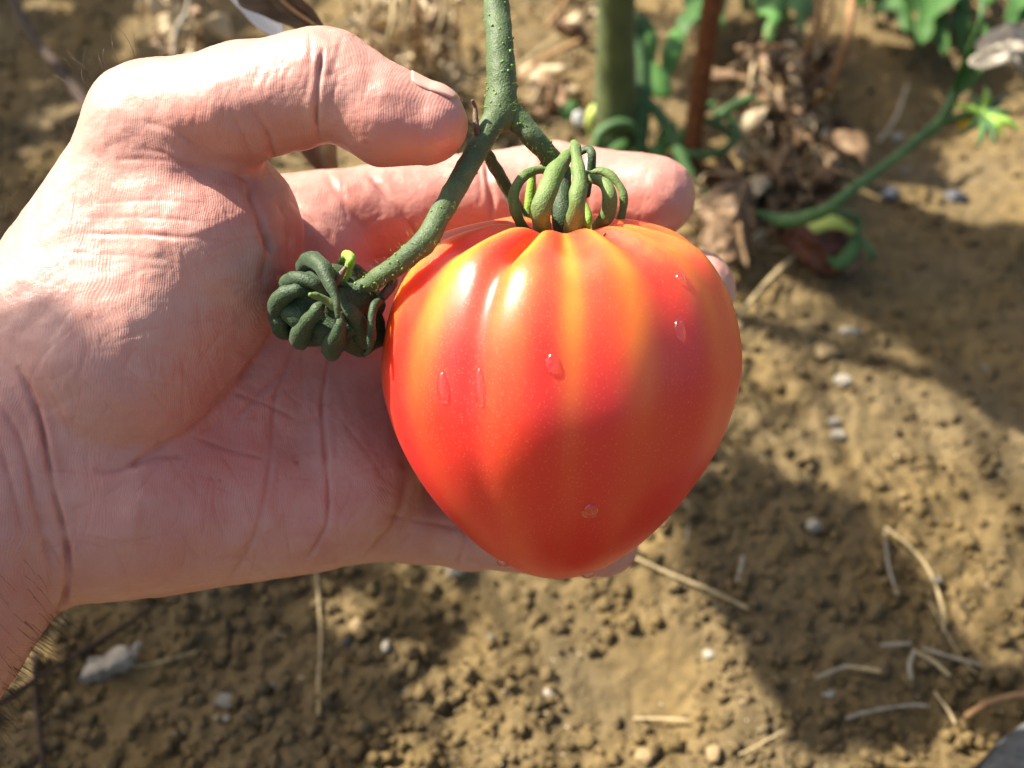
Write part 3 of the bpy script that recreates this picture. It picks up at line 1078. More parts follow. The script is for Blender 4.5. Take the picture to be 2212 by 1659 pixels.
LOBES = [
    ([(655, 590, 21.3), (660, 572, 21.0), (677, 562, 20.6), (697, 578, 20.2), (711, 610, 20.0), (725, 648, 19.9), (730, 684, 19.9)], [10, 17, 18, 17, 14, 11, 6], 'sepal_dark'),
    ([(612, 625, 21.2), (622, 608, 20.8), (648, 601, 20.4), (678, 612, 20.3), (702, 634, 20.4)], [9, 15, 16, 15, 12], 'sepal_dark'),
    ([(600, 690, 21.2), (600, 660, 20.8), (614, 638, 20.5), (640, 626, 20.4), (672, 626, 20.5)], [15, 20, 20, 17, 12], 'sepal_dark'),
    ([(640, 700, 21.6), (615, 712, 21.3), (604, 690, 21.0), (615, 668, 20.9)], [14, 22, 22, 14], 'sepal_dark'),
    ([(652, 745, 21.5), (647, 730, 21.0), (662, 702, 20.5), (682, 674, 20.2), (698, 656, 20.3)], [10, 20, 18, 16, 12], 'sepal_dark'),
    ([(716, 770, 21.5), (718, 752, 20.9), (727, 728, 20.4), (734, 704, 20.2), (734, 680, 20.2)], [10, 21, 19, 16, 11], 'sepal_dark'),
    ([(798, 744, 21.6), (786, 730, 21.1), (777, 702, 20.6), (760, 677, 20.3), (742, 655, 20.3), (738, 630, 20.5)], [9, 19, 19, 16, 13, 11], 'sepal_dark'),
    ([(670, 636, 19.9), (684, 639, 20.0), (702, 648, 20.1), (722, 662, 20.2)], [4, 7, 9, 9], 'sepal'),
    ([(742, 612, 20.8), (752, 580, 20.6), (759, 560, 20.5), (748, 551, 20.7), (736, 562, 21.0)], [7, 9, 11, 9, 6], 'sepal_light'),
    ([(724, 614, 20.4), (732, 600, 20.3), (745, 580, 20.3)], [6, 6, 6], 'brown'),
    ([(790, 764, 20.6), (797, 758, 20.5), (802, 730, 20.4), (803, 695, 20.3), (809, 660, 20.4), (826, 645, 20.7)], [4, 6, 8, 9, 10, 11], 'sepal_dark'),
    ([(830, 638, 20.7), (840, 624, 20.6), (851, 608, 20.6)], [9, 10, 10], 'brown'),
    ([(822, 640, 20.9), (832, 632, 20.8), (838, 622, 20.8)], [8, 9, 7], 'sepal_light'),
    ([(700, 620, 20.8), (730, 612, 20.6), (764, 626, 20.6), (778, 634, 20.5)], [8, 9, 7, 4], 'sepal_dark'),
]
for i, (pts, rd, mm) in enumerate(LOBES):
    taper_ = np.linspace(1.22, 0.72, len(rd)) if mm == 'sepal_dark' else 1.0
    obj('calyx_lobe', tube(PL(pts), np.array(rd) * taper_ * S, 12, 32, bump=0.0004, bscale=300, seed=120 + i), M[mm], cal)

# ------------------------------------------------------------------ water drops on the tomato
DROPS = [
    (1193, 785, 13, 19, 'oval water drop in the middle of the tomato, between its ribs'),
    (1468, 712, 13, 23, 'slanted water drop on the right side of the tomato'),
    (1275, 1103, 17, 20, 'round water drop low on the front of the tomato'),
    (1037, 838, 12, 36, 'long water drop in the tomato groove on the left, right one of two'),
    (957, 838, 14, 30, 'long water drop near the sunlit left edge of the tomato'),
    (1470, 600, 12, 15, 'small smeared water drop on the right shoulder of the tomato'),
    (1441, 1137, 22, 14, 'water drop hanging from the lower right edge of the tomato'),
    (1086, 1214, 20, 12, 'water drop hanging at the lower left edge of the tomato'),
    (1272, 1246, 20, 9, 'flat water drop clinging to the very bottom of the tomato'),
]
for x, y, a, b_, lab in DROPS:
    h_, n_ = on_tomato(x, y)
    up_ = nz(RC[:, 1] - n_ * (RC[:, 1] @ n_))
    rt = np.cross(up_, n_)
    v, f = ico(4)
    v = v.copy()
    t_ = v[:, 1]
    wdt = 1 - 0.18 * t_
    L_ = np.stack([v[:, 0] * wdt * a, v[:, 1] * b_, np.where(v[:, 2] > 0, v[:, 2] * 0.55, v[:, 2] * 0.12) * a], -1) * S
    d = obj('water_drop', (h_ + L_ @ np.stack([rt, up_, n_]), f), M['water'], origin=h_)
    props(d, lab, 'water drop', 'water drops on the tomato')


# ------------------------------------------------------------------ leaves
def blade(base, tip, up, width, bend=0.0, cup=0.0, crumple=0.0, lobes=0, n=26, m=13, seed=0, twist=0.0, cs=60, shape=0.8):
    """a leaf blade from base to tip (world points); up = the way its face looks"""
    base, tip = np.asarray(base, float), np.asarray(tip, float)
    ax = tip - base
    L = np.linalg.norm(ax)
    ax = ax / L
    up = nz(np.asarray(up, float) - ax * (np.asarray(up, float) @ ax))
    sd = np.cross(ax, up)
    u = np.linspace(0, 1, n)
    s = np.linspace(-1, 1, m)
    U, Sx = np.meshgrid(u, s, indexing='ij')
    w = np.sin(np.pi * np.clip(U, 0.0, 1) ** shape) ** 0.75
    if lobes:
        w = w * (0.72 + 0.28 * np.cos(U * lobes * 2 * np.pi + np.abs(Sx) * 0.8))
    w = w + 0.02
    th = twist * (U - 0.5)
    sx = Sx * w * width / 2
    hgt = bend * L * (U * (1 - U)) * 4 + cup * width * (Sx * w) ** 2
    X = base + ax * (U * L)[..., None] + sd * (sx * np.cos(th))[..., None] + up * (hgt + sx * np.sin(th))[..., None]
    V = X.reshape(-1, 3)
    if crumple:
        nn = np.stack([noise3(V * cs + seed * 7.1 + k * 31, 200 + seed + k) for k in range(3)], -1)
        n2 = np.stack([noise3(V * cs * 2.7 + seed * 3.1 + k * 17, 230 + seed + k) for k in range(3)], -1)
        V = V + (nn + 0.4 * n2) * crumple
    F = [[i * m + j, i * m + j + 1, (i + 1) * m + j + 1, (i + 1) * m + j] for i in range(n - 1) for j in range(m - 1)]
    return V, F


def solid(o, t=0.0004):
    k = o.modifiers.new('thick', 'SOLIDIFY')
    k.thickness = t
    k.offset = 0
    return o


UPC = RC[:, 2]       # towards the viewer


def leaf_obj(name, base, tip, up, width, mkey, parent=None, t=0.0004, **kw):
    return solid(obj(name, blade(base, tip, up, width, **kw), M[mkey], parent, origin=None if parent is not None else base), t)


# thick tomato stem with its base swelling
def at(px_, py_, Zcm):
    return P(px_, py_, Zcm * 0.01)


g0 = G(1326, 330)[0]
ZB = -((g0 - CAM) @ RC[:, 2])
stemT = thing('tomato_plant', 'thick green tomato stem rising from the soil behind the fingertips', 'tomato plant', g0)
top1 = g0 + np.array([-0.016, 0.01, 0.36])
sp = [g0 - [0, 0, 0.01], g0 + [0, 0.0, 0.02], g0 + [-0.005, 0.003, 0.09], g0 + [-0.010, 0.006, 0.2], top1]
obj('stem', tube(sp, [0.0155, 0.0140, 0.0109, 0.0102, 0.0094], 24, 60, bump=0.0009, bscale=90, seed=301), M['thick_stem'], stemT)
obj('root_swelling', rock(at(1290, 262, ZB * 100 - 1.2), (0.007, 0.006, 0.012), 3, 0.2, 17, R=np.eye(3)), M['unripe'], stemT)
b2 = at(1352, 60, ZB * 100 - 1.0)
obj('side_shoot', tube([at(1345, -60, ZB * 100 - 1.3), b2, at(1377, 130, ZB * 100 - 1.6), at(1387, 220, ZB * 100 - 2), at(1384, 300, ZB * 100 - 2.2), at(1372, 350, ZB * 100 - 2.0)],
                       np.array([17, 19, 20, 19, 16, 13]) * ZB / FPX, 14, 40, bump=0.0005, bscale=120, seed=302), M['vine'], stemT)
obj('side_shoot', tube([at(1388, 210, ZB * 100 - 2), at(1418, 240, ZB * 100 - 2.4), at(1447, 285, ZB * 100 - 2.8), at(1466, 320, ZB * 100 - 3), at(1490, 380, ZB * 100 - 3.2), at(1512, 415, ZB * 100 - 3.4), at(1560, 428, ZB * 100 - 3.6)],
                       np.array([9, 13, 14, 15, 13, 12, 11]) * ZB / FPX, 12, 40), M['vine'], stemT)
for pts, rd in [
    ([(1278, 345, -3), (1295, 290, -3.2), (1330, 268, -3.3), (1362, 270, -3.2), (1380, 290, -3.0)], [6, 11, 11, 9, 6]),
    ([(1335, 262, -2.8), (1360, 245, -2.7), (1380, 222, -2.6)], [7, 8, 7]),
    ([(1465, 320, -3), (1478, 285, -3.4), (1500, 268, -3.6), (1530, 262, -3.4), (1560, 275, -3.2), (1578, 300, -3.0)], [9, 11, 9, 9, 8, 5]),
    ([(1470, 325, -3), (1510, 333, -3.3), (1550, 330, -3.5), (1580, 312, -3.4), (1590, 285, -3.2), (1575, 255, -3.2), (1545, 240, -3.2)], [9, 9, 9, 10, 10, 9, 6]),
    ([(1545, 258, -3.2), (1580, 232, -3.3), (1615, 215, -3.3), (1645, 222, -3.2)], [9, 11, 9, 4]),
    ([(1585, 292, -3.4), (1612, 300, -3.4), (1640, 302, -3.3)], [8, 7, 4]),
    ([(1500, 262, -3), (1515, 235, -3.0), (1540, 225, -3.0)], [8, 13, 8]),
]:
    obj('tendril', tube([at(a, b, ZB * 100 + c) for a, b, c in pts], np.array(rd) * ZB / FPX, 10, 30, seed=5, bump=0.0004, bscale=200), M['vine'], stemT)
for k, (b, t_, w, mm) in enumerate([((1372, 30, 0), (1410, 160, -1), 62, 'leaf'), ((1440, 215, -2), (1398, 130, -1.5), 62, 'leaf_light'), ((1465, 60, 1), (1435, 180, 0), 46, 'leaf_light'),
                                    ((1425, 330, -2), (1460, 260, -2), 40, 'leaf_light'), ((1240, 215, -1), (1218, 262, -1), 34, 'leaf'), ((1300, 330, -3), (1358, 300, -3), 50, 'leaf'),
                                    ((1395, 320, -2), (1440, 350, -2.5), 44, 'leaf_light')]):
    leaf_obj('leaf', at(b[0], b[1], ZB * 100 + b[2]), at(t_[0], t_[1], ZB * 100 + t_[2]), UPC + SUN * 0.4 + rng.normal(size=3) * 0.3, w * ZB / FPX, mm, stemT, bend=0.12, cup=-0.25, crumple=0.0015, seed=k, t=0.0003)
obj('knot', rock(at(1250, 255, ZB * 100 - 2.2), (0.0036, 0.003, 0.0052), 3, 0.15, 3, R=np.eye(3)), M['white_film'], stemT)
tw = obj('twine', tube([at(1368, -40, ZB * 100 - 2.4), at(1362, 10, ZB * 100 - 2.6), at(1356, 52, ZB * 100 - 2.6)], np.array([9, 8, 3]) * ZB / FPX, 6, 16, flat=0.35), M['cord'], stemT)

# rusty stake
s0 = G(1487, 372)[0]
ZS = -((s0 - CAM) @ RC[:, 2])
stake = obj('plant_stake', tube([s0 - [0, 0, 0.03], s0 + [0, 0, 0.1], s0 + [0.001, 0.002, 0.24], s0 + [0.002, 0.004, 0.40]], [0.0055, 0.0055, 0.0054, 0.0053], 20, 50, bump=0.00035, bscale=240, seed=310), M['rust'], origin=s0)
props(stake, 'rusty brown iron stake standing upright beside the thick green stem', 'stake')

# fallen vine across the right with its calyx and rotten fruit
vine = thing('tomato_vine', 'long thin green tomato shoot arching over the soil on the right, with a yellow-tipped calyx', 'vine', G(1700, 480)[0])


def gz_(px_, py_, up):
    return G(px_, py_)[0] + np.array([0, 0, up])


VP = [(1636, 458, .022), (1660, 468, .026), (1700, 476, .032), (1745, 468, .036), (1790, 450, .042), (1850, 405, .05), (1920, 352, .06), (1985, 300, .068), (2030, 262, .074), (2058, 215, .08),
      (2082, 150, .09), (2110, 80, .10), (2122, 20, .11), (2118, -60, .12)]


def lifted(px_, py_, up):
    g = G(px_, py_)[0]
    d = nz(g - CAM)
    return g + d * (up / d[2])


vpts = np.array([lifted(*q) for q in VP])
vz = -((vpts - CAM) @ RC[:, 2])
obj('stem', tube(vpts, np.array([7, 11, 15, 15, 13, 11, 10, 10.5, 13, 12, 8, 7, 6.5, 6]) * vz / FPX, 14, 90, bump=0.0005, bscale=140, seed=320), M['vine'], vine)
leaf_obj('leaf', lifted(2062, 205, .081), lifted(2128, 50, .10), UPC, 0.014, 'leaf', vine, bend=0.1, cup=0.5, crumple=0.001, seed=9)
obj('fruit_arm', tube([lifted(2032, 262, .074), lifted(2075, 252, .078), lifted(2120, 246, .082), lifted(2150, 250, .083)], np.array([9, 9, 12, 14]) * vz[8] / FPX, 10, 30), M['vine'], vine)
cc = lifted(2120, 250, .082)
zc = -((cc - CAM) @ RC[:, 2])
for k, (dx, dy, L_) in enumerate([(-60, -22, 1), (-48, 42, 1), (-10, 60, 1), (40, 38, 1), (62, -5, 1), (48, -48, 1), (5, -62, 1), (-30, -45, 1), (22, 55, 1), (75, 25, 1)]):
    e = lifted(2125 + dx, 250 + dy, .082 + rng.uniform(-.004, .008))
    mid = (cc + e) / 2 + UPC * 0.004
    obj('sepal', tube([cc, mid, e], np.array([7, 9, 4]) * zc / FPX, 8, 14), M['vine' if k % 3 else 'sepal_light'], vine)
fl = rock(lifted(2098, 256, .072), np.array([0.0062, 0.0055, 0.0075]), 3, 0.12, 8)
obj('young_fruit', fl, M['yellow'], vine)

rotf = thing('rotten_tomato', 'small shrivelled brown-red rotten tomato lying on the soil under the green shoot', 'tomato', G(1770, 540)[0])
rc_ = lifted(1775, 528, .014)
zr = -((rc_ - CAM) @ RC[:, 2])
a_ = nz(P(1830, 560, zr) - P(1720, 505, zr))
bb = nz(np.cross(a_, UPC))
Rr = np.stack([a_, bb, UPC], 1)
v, f = rock((0, 0, 0), (0.0205, 0.0118, 0.011), 4, 0.45, 12, R=np.eye(3))
obj('flesh', (v @ Rr.T + rc_, f), M['rot'], rotf)
for pts, rd, mm in [([(1850, 500), (1800, 480), (1760, 492), (1735, 500)], [10, 20, 17, 6], 'unripe'), ([(1850, 505), (1838, 545), (1812, 568), (1795, 560)], [9, 17, 16, 8], 'vine'),
                    ([(1848, 505), (1872, 530), (1884, 552), (1876, 562)], [7, 11, 12, 5], 'vine'), ([(1845, 505), (1858, 560), (1830, 590)], [5, 6, 4], 'brown')]:
    obj('sepal', tube([P(a, b, zr - 0.012) for a, b in pts], np.array(rd) * zr / FPX, 10, 24, flat=0.5), M[mm], rotf)
obj('sepal', tube([lifted(1790, 452, .042), P(1850, 470, zr - .01), P(1850, 505, zr - .012)], np.array([8, 9, 10]) * zr / FPX, 10, 20), M['vine'], rotf)


# tomato plants added out of view, leaves placed to shade bed, hand and tomato
def ground_pts(poly, n):
    poly = np.array(poly, float)
    q = rng.uniform(poly.min(0), poly.max(0), (n * 4, 2))
    ins = np.zeros(len(q), bool)
    for a, b in zip(poly, np.roll(poly, -1, 0)):
        c_ = ((a[1] > q[:, 1]) != (b[1] > q[:, 1])) & (q[:, 0] < (b[0] - a[0]) * (q[:, 1] - a[1]) / (b[1] - a[1] + 1e-9) + a[0])
        ins ^= c_
    q = q[ins][:n]
    return G(q[:, 0], q[:, 1])


LIT = [ground_pts([(1600, 600), (1740, 640), (1900, 760), (2060, 870), (2240, 960), (2240, 1420), (2080, 1350), (1960, 1150), (1850, 1060), (1700, 960), (1600, 900)], 420),
       ground_pts([(1390, 1170), (1500, 1290), (1600, 1420), (1680, 1570), (1700, 1680), (830, 1680), (900, 1560), (1000, 1500), (1010, 1330), (1200, 1270)], 420),
       ground_pts([(700, 1260), (760, 1300), (810, 1380), (780, 1390)], 12), ground_pts([(20, 1400), (80, 1400), (60, 1470), (10, 1480)], 12),
       ground_pts([(1120, 40), (1260, 40), (1260, 230), (1120, 230)], 40), ground_pts([(1620, 200), (1760, 200), (1700, 420), (1600, 420)], 50),
       ground_pts([(780, 20), (960, 20), (960, 180), (840, 120)], 40), ground_pts([(1940, 100), (2080, 60), (2110, 230), (2180, 330), (2100, 330)], 30),
       ground_pts([(240, 30), (420, 10), (360, 80), (250, 120)], 20), ground_pts([(60, 250), (150, 330), (60, 400)], 12)]
ys_, xs_ = np.mgrid[0:40, 0:50]
tpx = CX + ((TVw - CAM) @ RC[:, 0]) / -((TVw - CAM) @ RC[:, 2]) * FPX
LIT.append(TVw[(tpx > 935) & (TV @ TR.T @ SUN > 0) & (np.arange(len(TVw)) % 97 == 0) & ((TV @ TR.T @ RC[:, 2]) > -0.01)])
hw = hv / CM @ RC.T + CAM
hl = (np.arange(len(hw)) % 211 == 0) & (hn @ SUN_LOCAL > 0.03) & (py < 620)
LIT.append(hw[hl])
LIT.append(tubes['main_stalk'][0][2:])
HANDLIT = np.concatenate(LIT[-3:])
LIT = np.concatenate(LIT)


def stalk_free(pts, lit, m=0.005):
    for p_ in pts:
        rel = p_ - lit
        al = rel @ SUN
        if np.any((np.linalg.norm(rel - al[:, None] * SUN, axis=1) < m) & (al > 0)):
            return False
    return True


hs_ = (np.arange(len(hw)) % 1777 == 0) & (hn @ SUN_LOCAL > -0.1) & (hn[:, 2] > 0) & (py > 690) & (px < 500)
tsh = (np.arange(len(TVw)) % 37 == 0) & (tpx < 915) & ((TVw - tom_o) @ RC[:, 2] > -0.005) & ((TV @ TR.T @ SUN) > -0.005)
SHADE = np.concatenate([TVw[tsh], hw[hs_]] + [ground_pts(p_, n_) for p_, n_ in [
    ([(-60, 1250), (650, 1250), (960, 1320), (960, 1500), (860, 1700), (-60, 1700)], 420),
    ([(1450, 1080), (1620, 1050), (1760, 1070), (1870, 1130), (1950, 1300), (2050, 1460), (2260, 1500), (2260, 1700), (1750, 1700), (1700, 1500), (1560, 1290)], 320),
    ([(1650, 470), (2260, 500), (2260, 900), (2060, 780), (1900, 680)], 160), ([(1780, 60), (1960, 130), (2080, 330), (1900, 420), (1800, 300)], 80),
    ([(-60, -60), (560, -60), (560, 90), (200, 300), (-60, 560)], 170), ([(1500, 60), (1660, 60), (1620, 220), (1510, 220)], 40)]])
PLANTS = [(-0.62, 0.62), (-0.95, 0.80), (-0.42, 0.98), (-0.78, 1.15), (-0.12, 1.20), (0.18, 1.28), (-1.15, 0.45), (-0.55, 0.36), (-0.35, 0.60)]
PLANTS = [q for q in PLANTS if stalk_free([(q[0], q[1], z_) for z_ in np.linspace(0, 0.8, 90)], HANDLIT, 0.012)]
roots, stems_top = [], {}
leaves_at = {k: [] for k in range(len(PLANTS))}
accepted = 0
todo = list(rng.permutation(len(SHADE)))
covered = np.zeros(len(SHADE), bool)
for rep in range(3):
    for i_ in todo:
        if covered[i_]:
            continue
        for tr_ in range(6):
            near = i_ < int(tsh.sum())
            t_ = rng.uniform(0.3, 0.5) if near else rng.uniform(0.45, 1.25)
            rad = rng.uniform(0.009, 0.014) if near else rng.uniform(0.012, 0.028)
            c_ = SHADE[i_] + SUN * t_ + rng.normal(size=3) * 0.004
            lc = (c_ - CAM) @ RC
            if lc[2] < 0:
                ppx, ppy = CX - lc[0] / lc[2] * FPX, CY + lc[1] / lc[2] * FPX
                if -260 < ppx < 2400 and -260 < ppy < 1900:
                    continue
            rel = c_ - LIT
            al = rel @ SUN
            dd = np.linalg.norm(rel - al[:, None] * SUN, axis=1)
            if np.any((dd < rad * 1.12) & (al > 0)):
                continue
            rel = c_ - SHADE
            al = rel @ SUN
            dd = np.linalg.norm(rel - al[:, None] * SUN, axis=1)
            covered |= (dd < rad * 0.8) & (al > 0)
            order = np.argsort([math.hypot(c_[0] - a, c_[1] - b) for a, b in PLANTS])
            for k_ in order[:4]:
                e1 = nz(np.cross(SUN, rng.normal(size=3)))
                if e1[2] > 0:
                    e1 = -e1
                hb = np.array([PLANTS[k_][0], PLANTS[k_][1], max(0.02, c_[2] - 0.03)])
                pet = [hb, (hb + c_ - e1 * rad) / 2 + [0, 0, 0.02], c_ - e1 * rad]
                if stalk_free(resample(pet, 1, 24)[0], HANDLIT):
                    leaves_at[int(k_)].append((c_, rad, e1, pet))
                    break
            break
for k_, (a, b) in enumerate(PLANTS):
    if not leaves_at[k_]:
        continue
    zt = max(l_[0][2] for l_ in leaves_at[k_]) + 0.03
    side = {(-0.62, 0.62): 'nearest the left edge', (-0.95, 0.80): 'far left at the back', (-0.42, 0.98): 'behind the top edge', (-0.78, 1.15): 'in the second row', (-0.12, 1.20): 'behind the stalk', (0.18, 1.28): 'behind the thick green stem', (-1.15, 0.45): 'furthest left', (-0.55, 0.36): 'beside the arm', (-0.35, 0.60): 'above the thumb'}[(a, b)]
    rt = thing('tomato_plant', 'leafy tomato plant added outside the picture, ' + side + ', to shade the bed', 'tomato plant', (a, b, 0), group='tomato plants added to shade the bed')
    sp_ = np.array([(a, b, -0.01), (a + 0.01, b, zt * 0.4), (a - 0.008, b + 0.01, zt * 0.75), (a, b, zt)])
    obj('stem', tube(sp_, [0.008, 0.007, 0.006, 0.004], 10, 24, bump=0.0006, bscale=90), M['thick_stem'], rt)
    for q_, (c_, rad, e1, pet) in enumerate(leaves_at[k_][:290]):
        o_ = leaf_obj('leaf', c_ - e1 * rad * 1.1, c_ + e1 * rad * 1.1, SUN + rng.normal(size=3) * 0.25, rad * 2.1, 'leaf', rt, bend=0.12, cup=-0.15, crumple=0.004, seed=q_ % 60, lobes=0, n=13, m=9, t=0.0003)
        obj('petiole', tube(pet, [0.0016, 0.0013, 0.0009], 5, 10), M['vine'], rt)


# withered plants: a dry stem hung with curled dry leaves
def withered(label, stems, n, region, lift, size, seed, mats=('dry_pale', 'dry_brown', 'dry_brown'), group=None):
    r = np.random.default_rng(seed)
    x0, y0, x1, y1 = region
    root = thing('withered_plant', label, 'withered plant', G((x0 + x1) / 2, y1)[0], group=group)
    for pts, rd, mm in stems:
        q = np.array([lifted(a, b, c) for a, b, c in pts])
        z = -((q - CAM) @ RC[:, 2])
        obj('stem', tube(q, np.array(rd) * z / FPX, 8, 8 * len(pts), bump=0.0004, bscale=180, seed=seed), M[mm], root)
    for k in range(n):
        t = r.uniform()
        sx = x0 + (x1 - x0) * r.uniform()
        sy = y0 + (y1 - y0) * t
        hgt = lift[0] * (1 - t) + lift[1] * t
        b = lifted(sx, sy, max(0.003, hgt * r.uniform(0.3, 1.1)))
        L_ = size * (r.uniform(0.4, 1.0) if r.uniform() < 0.75 else r.uniform(1.2, 2.4))
        d = nz(r.normal(size=3) + np.array([0, 0, -0.6]))
        tip = b + d * L_
        if tip[2] < 0.002:
            tip[2] = 0.002 + r.uniform(0, 0.004)
        leaf_obj('leaf', b, tip, r.normal(size=3), L_ * r.uniform(0.16, 0.7), mats[int(r.integers(len(mats)))], root, bend=r.normal() * 0.3, cup=r.uniform(0.4, 1.6) * (1 if r.uniform() < .5 else -1),
                 crumple=L_ * 0.12, seed=int(r.integers(90)), twist=r.normal() * 1.5, n=14, m=7, cs=110, t=0.0003)
    for k in range(n // 6):
        b = lifted(x0 + (x1 - x0) * r.uniform(), y0 + (y1 - y0) * r.uniform(0, .9), r.uniform(0.006, max(lift[0] * 0.8, 0.008)))
        d = nz(r.normal(size=3) * [1, 1, .5] + [0, 0, -0.5])
        q = [b]
        for j in range(5):
            d = nz(d + r.normal(size=3) * 0.7)
            q.append(q[-1] + d * size * r.uniform(0.25, 0.6))
            q[-1][2] = max(q[-1][2], 0.002)
        obj('tendril', tube(q, np.linspace(0.0006, 0.0003, 6), 5, 18), M['straw' if r.uniform() < .5 else 'dry_stem'], root)
    return root


withered('brown withered plant heaped up right of the rusty stake', [
    ([(1845, -40, .10), (1835, 60, .085), (1815, 130, .065), (1790, 190, .045), (1740, 235, .02)], [9, 9, 9, 8, 6], 'dry_stem'),
    ([(1780, -40, .09), (1765, 60, .07), (1745, 110, .055), (1700, 170, .035), (1668, 205, .015)], [7, 8, 9, 10, 8], 'dry_stem'),
    ([(1800, -40, .09), (1790, 50, .075), (1745, 120, .05), (1700, 150, .03)], [5, 5, 5, 4], 'dry_stem'),
    ([(1690, 215, .02), (1680, 290, .012), (1640, 370, .008), (1620, 420, .006)], [6, 5, 4, 3], 'dry_stem')], 260, (1600, 90, 1800, 430), (.06, .012), 0.0135, 1, ('dry_pale', 'dry_brown', 'dry_brown', 'dry_dark'))
withered('pale dry plant with curled shreds hanging above the thumb nail', [
    ([(905, -60, .11), (900, 20, .09), (905, 80, .075), (890, 140, .055), (870, 200, .03)], [7, 7, 6, 6, 5], 'dry_stem'),
    ([(840, -60, .1), (850, 40, .085), (835, 110, .065), (850, 180, .04)], [4, 5, 5, 4], 'straw'),
    ([(800, -60, .1), (790, 30, .08), (800, 90, .06)], [4, 4, 3], 'straw'),
    ([(960, -60, .1), (955, 40, .08), (930, 110, .06), (940, 180, .03)], [4, 4, 4, 3], 'straw'),
    ([(735, -60, .1), (748, 20, .08), (775, 70, .06), (768, 130, .04)], [4, 4, 4, 3], 'straw'),
    ([(870, -60, .1), (880, 60, .075), (905, 150, .05), (900, 230, .02)], [4, 4, 4, 3], 'straw'),
    ([(1010, -60, .1), (990, 60, .075), (1000, 150, .05)], [4, 3, 3], 'dry_stem')], 250, (765, -30, 985, 240), (.085, .02), 0.0105, 2, ('dry_pale', 'dry_pale', 'dry_brown'))
withered('thin dry twig with pale curled shreds above the thumb joint', [
    ([(418, -60, .1), (405, 20, .085), (385, 60, .075), (380, 110, .06), (392, 150, .045), (400, 200, .02)], [5, 6, 7, 6, 6, 4], 'straw_grey')], 70, (355, -20, 440, 165), (.085, .04), 0.0095, 3, ('dry_pale', 'dry_pale', 'dry_brown'))
withered('low brown withered leaves on the soil between thick green stem and stalk fork', [
    ([(1120, 175, .02), (1170, 130, .03), (1250, 90, .04)], [6, 7, 6], 'dry_stem'),
    ([(1180, 60, .04), (1210, 20, .05), (1240, -30, .06)], [5, 5, 5], 'dry_stem')], 30, (1110, -20, 1270, 240), (.04, .008), 0.018, 4, ('dry_pale', 'dry_brown', 'dry_brown'))
withered('crumpled brown leaf litter beside the tip of the index finger', [
    ([(1600, 370, .02), (1570, 420, .015), (1545, 480, .01)], [5, 5, 4], 'dry_stem')], 40, (1505, 330, 1650, 560), (.015, .006), 0.017, 5, ('dry_pale', 'dry_brown', 'dry_brown'))

# single dry leaves
dl = leaf_obj('dry_leaf', lifted(1612, 400, .03), lifted(1535, 590, .012), UPC + [0.3, 0, 0], 0.034, 'dry_brown', bend=0.1, cup=-0.35, crumple=0.007, seed=21, lobes=0, n=50, m=26, cs=90)
props(dl, 'large grey-brown dry leaf folded beside the index fingertip', 'dry leaf')
dl['label'] = 'large folded grey-brown dry leaf hanging right of the index fingertip'
dl = leaf_obj('dry_leaf', lifted(2290, 60, .12), lifted(2118, 140, .115), UPC + [-0.3, 0, 0.5], 0.032, 'dry_grey', bend=0.1, cup=-0.7, crumple=0.009, seed=22, n=50, m=30, shape=0.6, cs=75)
props(dl, 'whitish dry leaf with black specks at the right edge, above the yellow-tipped calyx', 'dry leaf')
dl = leaf_obj('dry_leaf', at(560, -30, 29), at(700, 75, 27), UPC + [0.0, -0.4, 0], 0.012, 'dry_dark', bend=0.05, cup=0.8, crumple=0.002, seed=23, n=34, m=16)
props(dl, 'dark brown shrivelled leaf just above the bent thumb joint', 'dry leaf')
dl2 = obj('leaf_rib', tube([at(575, -40, 28.2), at(620, 10, 27.6), at(660, 40, 27.2), at(705, 70, 26.8)], np.array([6, 6, 5, 3]) * .28 / FPX, 8), M['dry_stem'], dl)
dl = leaf_obj('dry_leaf', at(540, -40, 33), at(610, 95, 31), UPC, 0.013, 'white_film', bend=0.1, cup=0.6, crumple=0.002, seed=24)
props(dl, 'white papery leaf shred left of the dark shrivelled leaf above the thumb', 'dry leaf')
dl = leaf_obj('dry_leaf', at(690, 290, 30), at(720, 385, 29.5), UPC, 0.012, 'dry_brown', bend=0.1, cup=0.8, crumple=0.002, seed=25)
props(dl, 'brown curled leaf seen through the gap below the thumb joint', 'dry leaf')
dl = leaf_obj('dry_leaf', lifted(172, 1465, .004), lifted(318, 1395, .006), UPC, 0.0095, 'dry_grey', bend=0.12, cup=-0.8, crumple=0.0045, seed=26, n=50, m=24, shape=0.6, cs=130)
props(dl, 'curled grey dry leaf lying on the soil under the wrist', 'dry leaf')


# green weeds along the top
def weed(label, blades, mm, seed):
    r = np.random.default_rng(seed)
    b0 = lifted(*blades[0][0])
    root = thing('weed', label, 'weed', G(blades[0][0][0], blades[0][0][1])[0])
    for (b, t_, w) in blades:
        pb, pt = lifted(*b), lifted(*t_)
        z = -((pt - CAM) @ RC[:, 2])
        leaf_obj('leaf', pb, pt, UPC + SUN * 0.3 + r.normal(size=3) * 0.35, w * z / FPX, mm[int(r.integers(len(mm)))], root, bend=0.12, cup=r.normal() * 0.25, crumple=0.0025, seed=int(r.integers(80)), lobes=r.choice([0, 3, 4]), n=26, m=13)
        obj('stalk', tube([G(b[0], b[1] - 10)[0], pb + [0, 0, .004], pb], [0.0012, 0.001, 0.0008], 6, 8), M['vine'], root)
    return root


